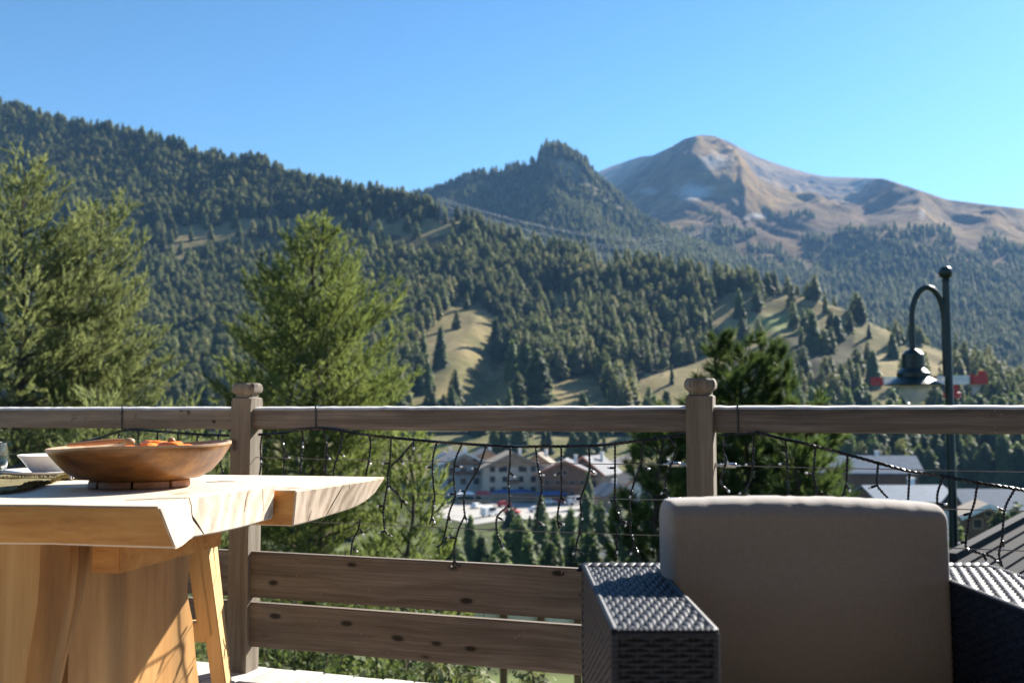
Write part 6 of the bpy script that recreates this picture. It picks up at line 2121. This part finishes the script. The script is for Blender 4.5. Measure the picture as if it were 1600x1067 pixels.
# shed below: white corrugated sheets on brown posts, seen between the boards
sh = root('shed', (0.6, 30, gz(0.6, 30)), 'low shed with white corrugated side sheets and dark red brown posts, seen between the boards', 'shed')
zt_, zb_ = at_y(800, 940, 30).z, at_y(800, 985, 30).z
xa, xb = at_y(722, 950, 30).x, at_y(935, 960, 30).x
n = 46
for k in range(n):
    x0, x1 = xa + (xb - xa) * k / n, xa + (xb - xa) * (k + 1) / n
    xm = (x0 + x1) / 2
    MB().add([(x0, 30, zb_), (xm, 29.965, zb_), (x1, 30, zb_), (x0, 30, zt_), (xm, 29.965, zt_), (x1, 30, zt_), (x0, 30.02, zb_), (x1, 30.02, zb_), (x0, 30.02, zt_), (x1, 30.02, zt_)],
             [(0, 1, 4, 3), (1, 2, 5, 4), (6, 8, 9, 7), (3, 4, 5, 9, 8), (0, 6, 7, 2, 1)]).obj('sheet', M['white'], sh)
for px in (731, 787, 845, 902):
    x = at_y(px, 955, 30).x
    MB().box(x - 0.11, x + 0.11, 29.78, 29.94, gz(x, 30), zt_ + 0.1).obj('post', M['redverge'] if False else M['brownwood'], sh)
MB().prism([(xa - .3, 29.5, zt_ + 0.02), (xb + .3, 29.5, zt_ + 0.02), (xb + .3, 33.5, zt_ - 0.9), (xa - .3, 33.5, zt_ - 0.9)], [(xa - .3, 29.5, zt_ + 0.12), (xb + .3, 29.5, zt_ + 0.12), (xb + .3, 33.5, zt_ - 0.8), (xa - .3, 33.5, zt_ - 0.8)]).obj('roof', M['roofdark'], sh)

# ---- road, yard
def ribbon(name, pts, w, mat, lift=0.12):
    vs, fs = [], []
    P = smooth_path([Vector((x, y, 0)) for x, y in pts], 10)
    for i, p in enumerate(P):
        d = (P[min(i + 1, len(P) - 1)] - P[max(i - 1, 0)]).normalized()
        s = Vector((-d.y, d.x, 0))
        for q in (-1, -0.33, 0.33, 1):
            a = p + s * (w / 2 * q)
            vs.append((a.x, a.y, gz(a.x, a.y) + lift))
    for i in range(len(P) - 1):
        for q in range(3):
            k = i * 4 + q
            fs.append((k, k + 1, k + 5, k + 4))
    o = MB().add(vs, fs).obj(name, mat, None, smooth=True)
    o['kind'] = 'structure'
def gxy(px, Y): return (at_y(px, 700, Y).x, Y)
ribbon('road', [gxy(1012, 392), gxy(1014, 375), gxy(1008, 358), gxy(990, 346), gxy(970, 338), gxy(950, 330), gxy(925, 322), gxy(890, 316), gxy(850, 318)], 5.0, M['asphalt'])
def yard():
    poly = [gxy(690, 240), gxy(690, 285), gxy(760, 289), gxy(850, 284), gxy(960, 280), gxy(960, 258), gxy(830, 234), gxy(740, 224)]
    vs, fs = [], []
    nn = 14
    xs = np.linspace(min(p[0] for p in poly), max(p[0] for p in poly), 40)
    for i, x in enumerate(xs):
        y1 = np.interp(x, [p[0] for p in poly[1:5]], [p[1] for p in poly[1:5]])
        y0 = np.interp(x, [poly[0][0], poly[7][0], poly[6][0], poly[5][0]], [poly[0][1], poly[7][1], poly[6][1], poly[5][1]])
        for j in range(nn):
            y = y0 + (y1 - y0) * j / (nn - 1)
            vs.append((x, y, gz(x, y) + 0.15))
    for i in range(39):
        for j in range(nn - 1):
            k = i * nn + j
            fs.append((k, k + nn, k + nn + 1, k + 1))
    o = MB().add(vs, fs).obj('gravel_yard', M['paving'], None, smooth=True)
    o['kind'] = 'structure'
yard()
# ---- vehicles
def car(name, label, px, Y, yaw, mat, van=False):
    p = at_y(px, 700, Y)
    z = gz(p.x, Y) + 0.15
    rt = root(name, (p.x, Y, z), label, 'van' if van else 'car', 'vehicles parked in the yard', yaw)
    L, W = (5.0, 2.0) if van else (4.2, 1.75)
    if van: sec = [(-2.5, 0.4, 0.35), (-2.5, 2.2, 0.35), (-1.9, 2.35, 0.3), (1.1, 2.35, 0.3), (1.8, 1.35, 0.12), (2.5, 1.15, 0.2), (2.5, 0.4, 0.2)]
    else: sec = [(-2.1, 0.35, 0), (-2.1, 0.85, 0), (-1.7, 1.0, 0), (-1.25, 1.45, 0.18), (0.35, 1.48, 0.18), (1.0, 0.98, 0), (2.0, 0.78, 0), (2.1, 0.4, 0)]
    a = [(x, -W / 2 + (0.18 if z_ > 1.2 else 0), z_) for x, z_, _ in sec]; b = [(x, W / 2 - (0.18 if z_ > 1.2 else 0), z_) for x, z_, _ in sec]
    o = MB().prism(a, b).obj('body', mat, None, bevel=0.06, segs=2); o.parent = rt
    zc0, zc1 = (1.35, 2.15) if van else (0.98, 1.38)
    for s in (-1, 1):
        g = MB().prism([(-1.2, s * (W / 2 - 0.10), zc0), (0.6 if not van else 1.5, s * (W / 2 - 0.10), zc0), (0.25 if not van else 1.0, s * (W / 2 - 0.16), zc1), (-1.0, s * (W / 2 - 0.16), zc1)],
                       [(-1.2, s * (W / 2 + 0.005), zc0), (0.6 if not van else 1.5, s * (W / 2 + 0.005), zc0), (0.25 if not van else 1.0, s * (W / 2 - 0.13), zc1), (-1.0, s * (W / 2 - 0.13), zc1)]).obj('side_window', M['window'], None); g.parent = rt
        for x in (-1.35, 1.35):
            w_ = MB().tube([(x, s * (W / 2 - 0.2), 0.33), (x, s * (W / 2 + 0.02), 0.33)], 0.33, 14).obj('wheel', M['tyre'], None, smooth=True); w_.parent = rt
    f = MB().bar((1.02 if not van else 1.5, 0, 1.0 if not van else 1.8), (0.5 if not van else 1.2, 0, 1.45 if not van else 2.3), W * 0.72, 0.05, up=(0, 1, 0)).obj('windscreen', M['window'], None); f.parent = rt
    return rt
car('parked_car', 'bright red car parked in the pale yard before the beige apartment house', 788, 272, 0.3, M['red'])
car('parked_car', 'red car standing alone in the front half of the pale yard', 800, 245, -0.4, M['red'])
car('parked_van', 'white van in the front half of the pale yard', 765, 240, 0.9, M['white'], True)
car('parked_car', 'white car in the right front part of the yard', 838, 252, 0.1, M['white'])
car('parked_car', 'red car at the foot of the brown timber chalet', 874, 280, -0.2, M['red'])
car('parked_car', 'white car beside the red car before the timber chalet', 858, 279, -0.2, M['white'])
car('parked_van', 'white van parked at the right end of the yard', 900, 276, 0.2, M['white'], True)
car('parked_car', 'white car standing at the left of the yard near the red awning', 745, 268, 1.1, M['white'])
def stall(label, px, Y, w, d, h, roofm, cat='stall', yaw=0.0):
    p = at_y(px, 700, Y); z = gz(p.x, Y) + 0.15
    rt = root('market_stall', (p.x, Y, z), label, cat, None, yaw)
    def put(mb, nm, mat):
        o = mb.obj(nm, mat, None); o.parent = rt; return o
    for x in (-w / 2, w / 2):
        for y in (-d / 2, d / 2):
            put(MB().box(x - 0.06, x + 0.06, y - 0.06, y + 0.06, 0, h), 'pole', M['concrete'])
    put(MB().prism([(-w / 2 - .3, -d / 2 - .3, h), (w / 2 + .3, -d / 2 - .3, h), (w / 2 + .3, d / 2 + .3, h), (-w / 2 - .3, d / 2 + .3, h)], [(-w * .3, -d * .05, h + 0.9), (w * .3, -d * .05, h + 0.9), (w * .3, d * .05, h + 0.9), (-w * .3, d * .05, h + 0.9)]), 'awning', roofm)
    put(MB().box(-w / 2 + 0.1, w / 2 - 0.1, -d / 2 + 0.1, d / 2 - 0.2, 0, 1.0), 'counter', M['tanwood'])
stall('stall with a red canopy at the left side of the pale yard', 754, 283, 4.5, 3, 2.5, M['red'])
stall('stall with a white canopy next to the red canopy in the yard', 728, 281, 5.0, 3, 2.5, M['white'])
stall('long blue canopy along the ground floor of the brown timber chalet', 862, 283, 9.0, 2.5, 2.3, M['blue'], 'canopy')
stall('blue canopy before the ground floor of the beige apartment house', 802, 290, 13.0, 2.5, 2.6, M['blue'], 'canopy', 0.12)

# ================================================================== TOWER CRANE behind the lamp post
YC = 150.0
cp = at_y(1490, 700, YC)
zc_g = gz(cp.x, YC)
zc_j = at_y(1490, 594, YC).z
tc = root('tower_crane', (cp.x, YC, zc_g), 'tower crane with ochre lattice mast and red and white jib behind the street lamp', 'crane')
def lattice(name, a, b, w, h, n, mat, parent, r=0.09, up=(0, 0, 1)):
    a, b = Vector(a), Vector(b)
    d = (b - a).normalized(); u = Vector(up)
    s = d.cross(u).normalized(); t = s.cross(d)
    mb = MB()
    L = (b - a).length
    C = [(s * (w / 2 * i) + t * (h / 2 * j)) for i, j in ((-1, -1), (1, -1), (1, 1), (-1, 1))]
    for c in C: mb.bar(a + c, b + c, r * 1.6)
    for k in range(n):
        p, q = a + d * (L * k / n), a + d * (L * (k + 1) / n)
        for i in range(4):
            j = (i + 1) % 4
            if k % 2: mb.bar(p + C[i], q + C[j], r)
            else: mb.bar(p + C[j], q + C[i], r)
            mb.bar(q + C[i], q + C[j], r)
    o = mb.obj(name, mat, parent)
    return o
lattice('mast', (cp.x, YC, zc_g), (cp.x, YC, zc_j - 2.6), 1.7, 1.7, 24, M['crane_yellow'], tc, 0.16)
MB().lathe([(0.9, 0), (1.25, 0.1), (1.25, 0.9), (0.9, 1.0)], 18, c=(cp.x, YC, zc_j - 2.75)).obj('slewing_ring', M['red'], tc, smooth=True)
MB().box(cp.x - 0.7, cp.x + 0.7, YC - 0.7, YC + 0.7, zc_j - 1.8, zc_j - 0.5).obj('turntable', M['red'], tc)
jt = at_y(1362, 593, YC + 6); cj = at_y(1516, 592, YC - 2)
jd = Vector((jt.x - cp.x, jt.y - YC, 0))
segs = 6
for k in range(segs):
    a = Vector((cp.x, YC, zc_j)) + jd * (k / segs) ; b = Vector((cp.x, YC, zc_j)) + jd * ((k + 1) / segs - 0.002)
    lattice('jib_section', a, b, 1.1, 1.0, 3, M['white'] if k % 2 == 0 else M['red'], tc, 0.17)
for k in range(2):
    a = Vector((cp.x, YC, zc_j)).lerp(Vector((cj.x, cj.y, zc_j)), k / 2); b = Vector((cp.x, YC, zc_j)).lerp(Vector((cj.x, cj.y, zc_j)), (k + 1) / 2 - 0.005)
    o = lattice('counter_jib', a, b, 1.2, 1.0, 3, M['white'], tc, 0.18)
    MB().bar(a + Vector((0, 0, 0.1)), b + Vector((0, 0, 0.1)), 1.0, 0.62).obj('deck_plate', M['white'], tc)
cw = Vector((cj.x, cj.y, zc_j))
MB().box(cw.x, cw.x + 2.3, cw.y - 0.8, cw.y + 0.8, zc_j - 0.65, zc_j + 0.75).obj('counterweight', M['red'], tc, bevel=0.05)
MB().box(cw.x + 1.5, cw.x + 2.1, cw.y - 0.5, cw.y + 0.5, zc_j + 0.755, zc_j + 1.35).obj('winch', M['red'], tc)
MB().prism([(cw.x + 0.2, cw.y - 0.06, zc_j - 2.3), (cw.x + 0.5, cw.y - 0.06, zc_j - 2.3), (cw.x + 1.8, cw.y - 0.06, zc_j - 0.66), (cw.x + 0.2, cw.y - 0.06, zc_j - 0.66)],
           [(cw.x + 0.2, cw.y + 0.06, zc_j - 2.3), (cw.x + 0.5, cw.y + 0.06, zc_j - 2.3), (cw.x + 1.8, cw.y + 0.06, zc_j - 0.66), (cw.x + 0.2, cw.y + 0.06, zc_j - 0.66)]).obj('ballast_panel', M['concrete'], tc)

# ================================================================== POWER LINE
def surf(px, py_b, fn, y0, y1):
    Ys = np.linspace(y0, y1, 1500)
    c = col_of(px, py_b) + 0 * Ys
    z = fn(c, Ys); l = EYE + elev(px, py_b) * Ys
    i = int(np.argmax(z > l)) if (z > l).any() else len(Ys) - 1
    return Vector((float(a_of(c[i]) * Ys[i]), float(Ys[i]), float(z[i])))
def pylon(label, base, ztop):
    rt = root('pylon', base, label, 'pylon')
    H = ztop - base.z
    mb = MB()
    w0 = H * 0.14
    C0 = [Vector((i * w0 / 2, j * w0 / 2, 0)) for i, j in ((-1, -1), (1, -1), (1, 1), (-1, 1))]
    for c in C0: mb.bar(base + c, base + c * 0.2 + Vector((0, 0, H)), 0.22)
    for k in range(6):
        f0, f1 = 1 - 0.8 * k / 6, 1 - 0.8 * (k + 1) / 6
        for i in range(4):
            mb.bar(base + C0[i] * f0 + Vector((0, 0, H * k / 6)), base + C0[(i + 1) % 4] * f1 + Vector((0, 0, H * (k + 1) / 6)), 0.22)
    mb.obj('tower', M['cable_far'], rt)
    tips = []
    for q, (zf, wd) in enumerate(((0.97, 0.16), (0.84, 0.22), (0.70, 0.19))):
        MB().bar(base + Vector((-H * wd, 0, H * zf)), base + Vector((H * wd, 0, H * zf)), 0.4).obj('cross_arm', M['cable_far'], rt)
        for s in (-1, 1):
            t = base + Vector((s * H * wd, 0, H * zf))
            MB().tube([t, t - Vector((0, 0, H * 0.06))], 0.28, 6).obj('insulator', M['porcelain'], rt)
            tips.append(t - Vector((0, 0, H * 0.06)))
    return rt, tips
b1_ = surf(690, 348, hill_a, 450, 900)
b2_ = surf(1105, 388, hill_m, 900, 2300)
_, tp1 = pylon('grey lattice pylon on the wooded spur left of the knoll', b1_, at_y(690, 308, b1_.y).z)
_, tp2 = pylon('distant lattice pylon where the power cables end above the right forest', b2_, at_y(1105, 355, b2_.y).z)
for k, (a, b) in enumerate(zip(tp1, tp2)):
    n = 40
    sag = 24 + 4 * k
    pts = [a.lerp(b, t / n) - Vector((0, 0, sag * 4 * (t / n) * (1 - t / n))) for t in range(n + 1)]
    o = MB().tube(pts, 0.07, 5).obj('power_cable', M['cable_far'], None, smooth=True)
    tag(o, ('upper', 'middle', 'lower')[k // 2] + ' ' + ('left', 'right')[k % 2] + ' power cable sagging between the two hillside pylons', 'cable', 'power cables across the forest')
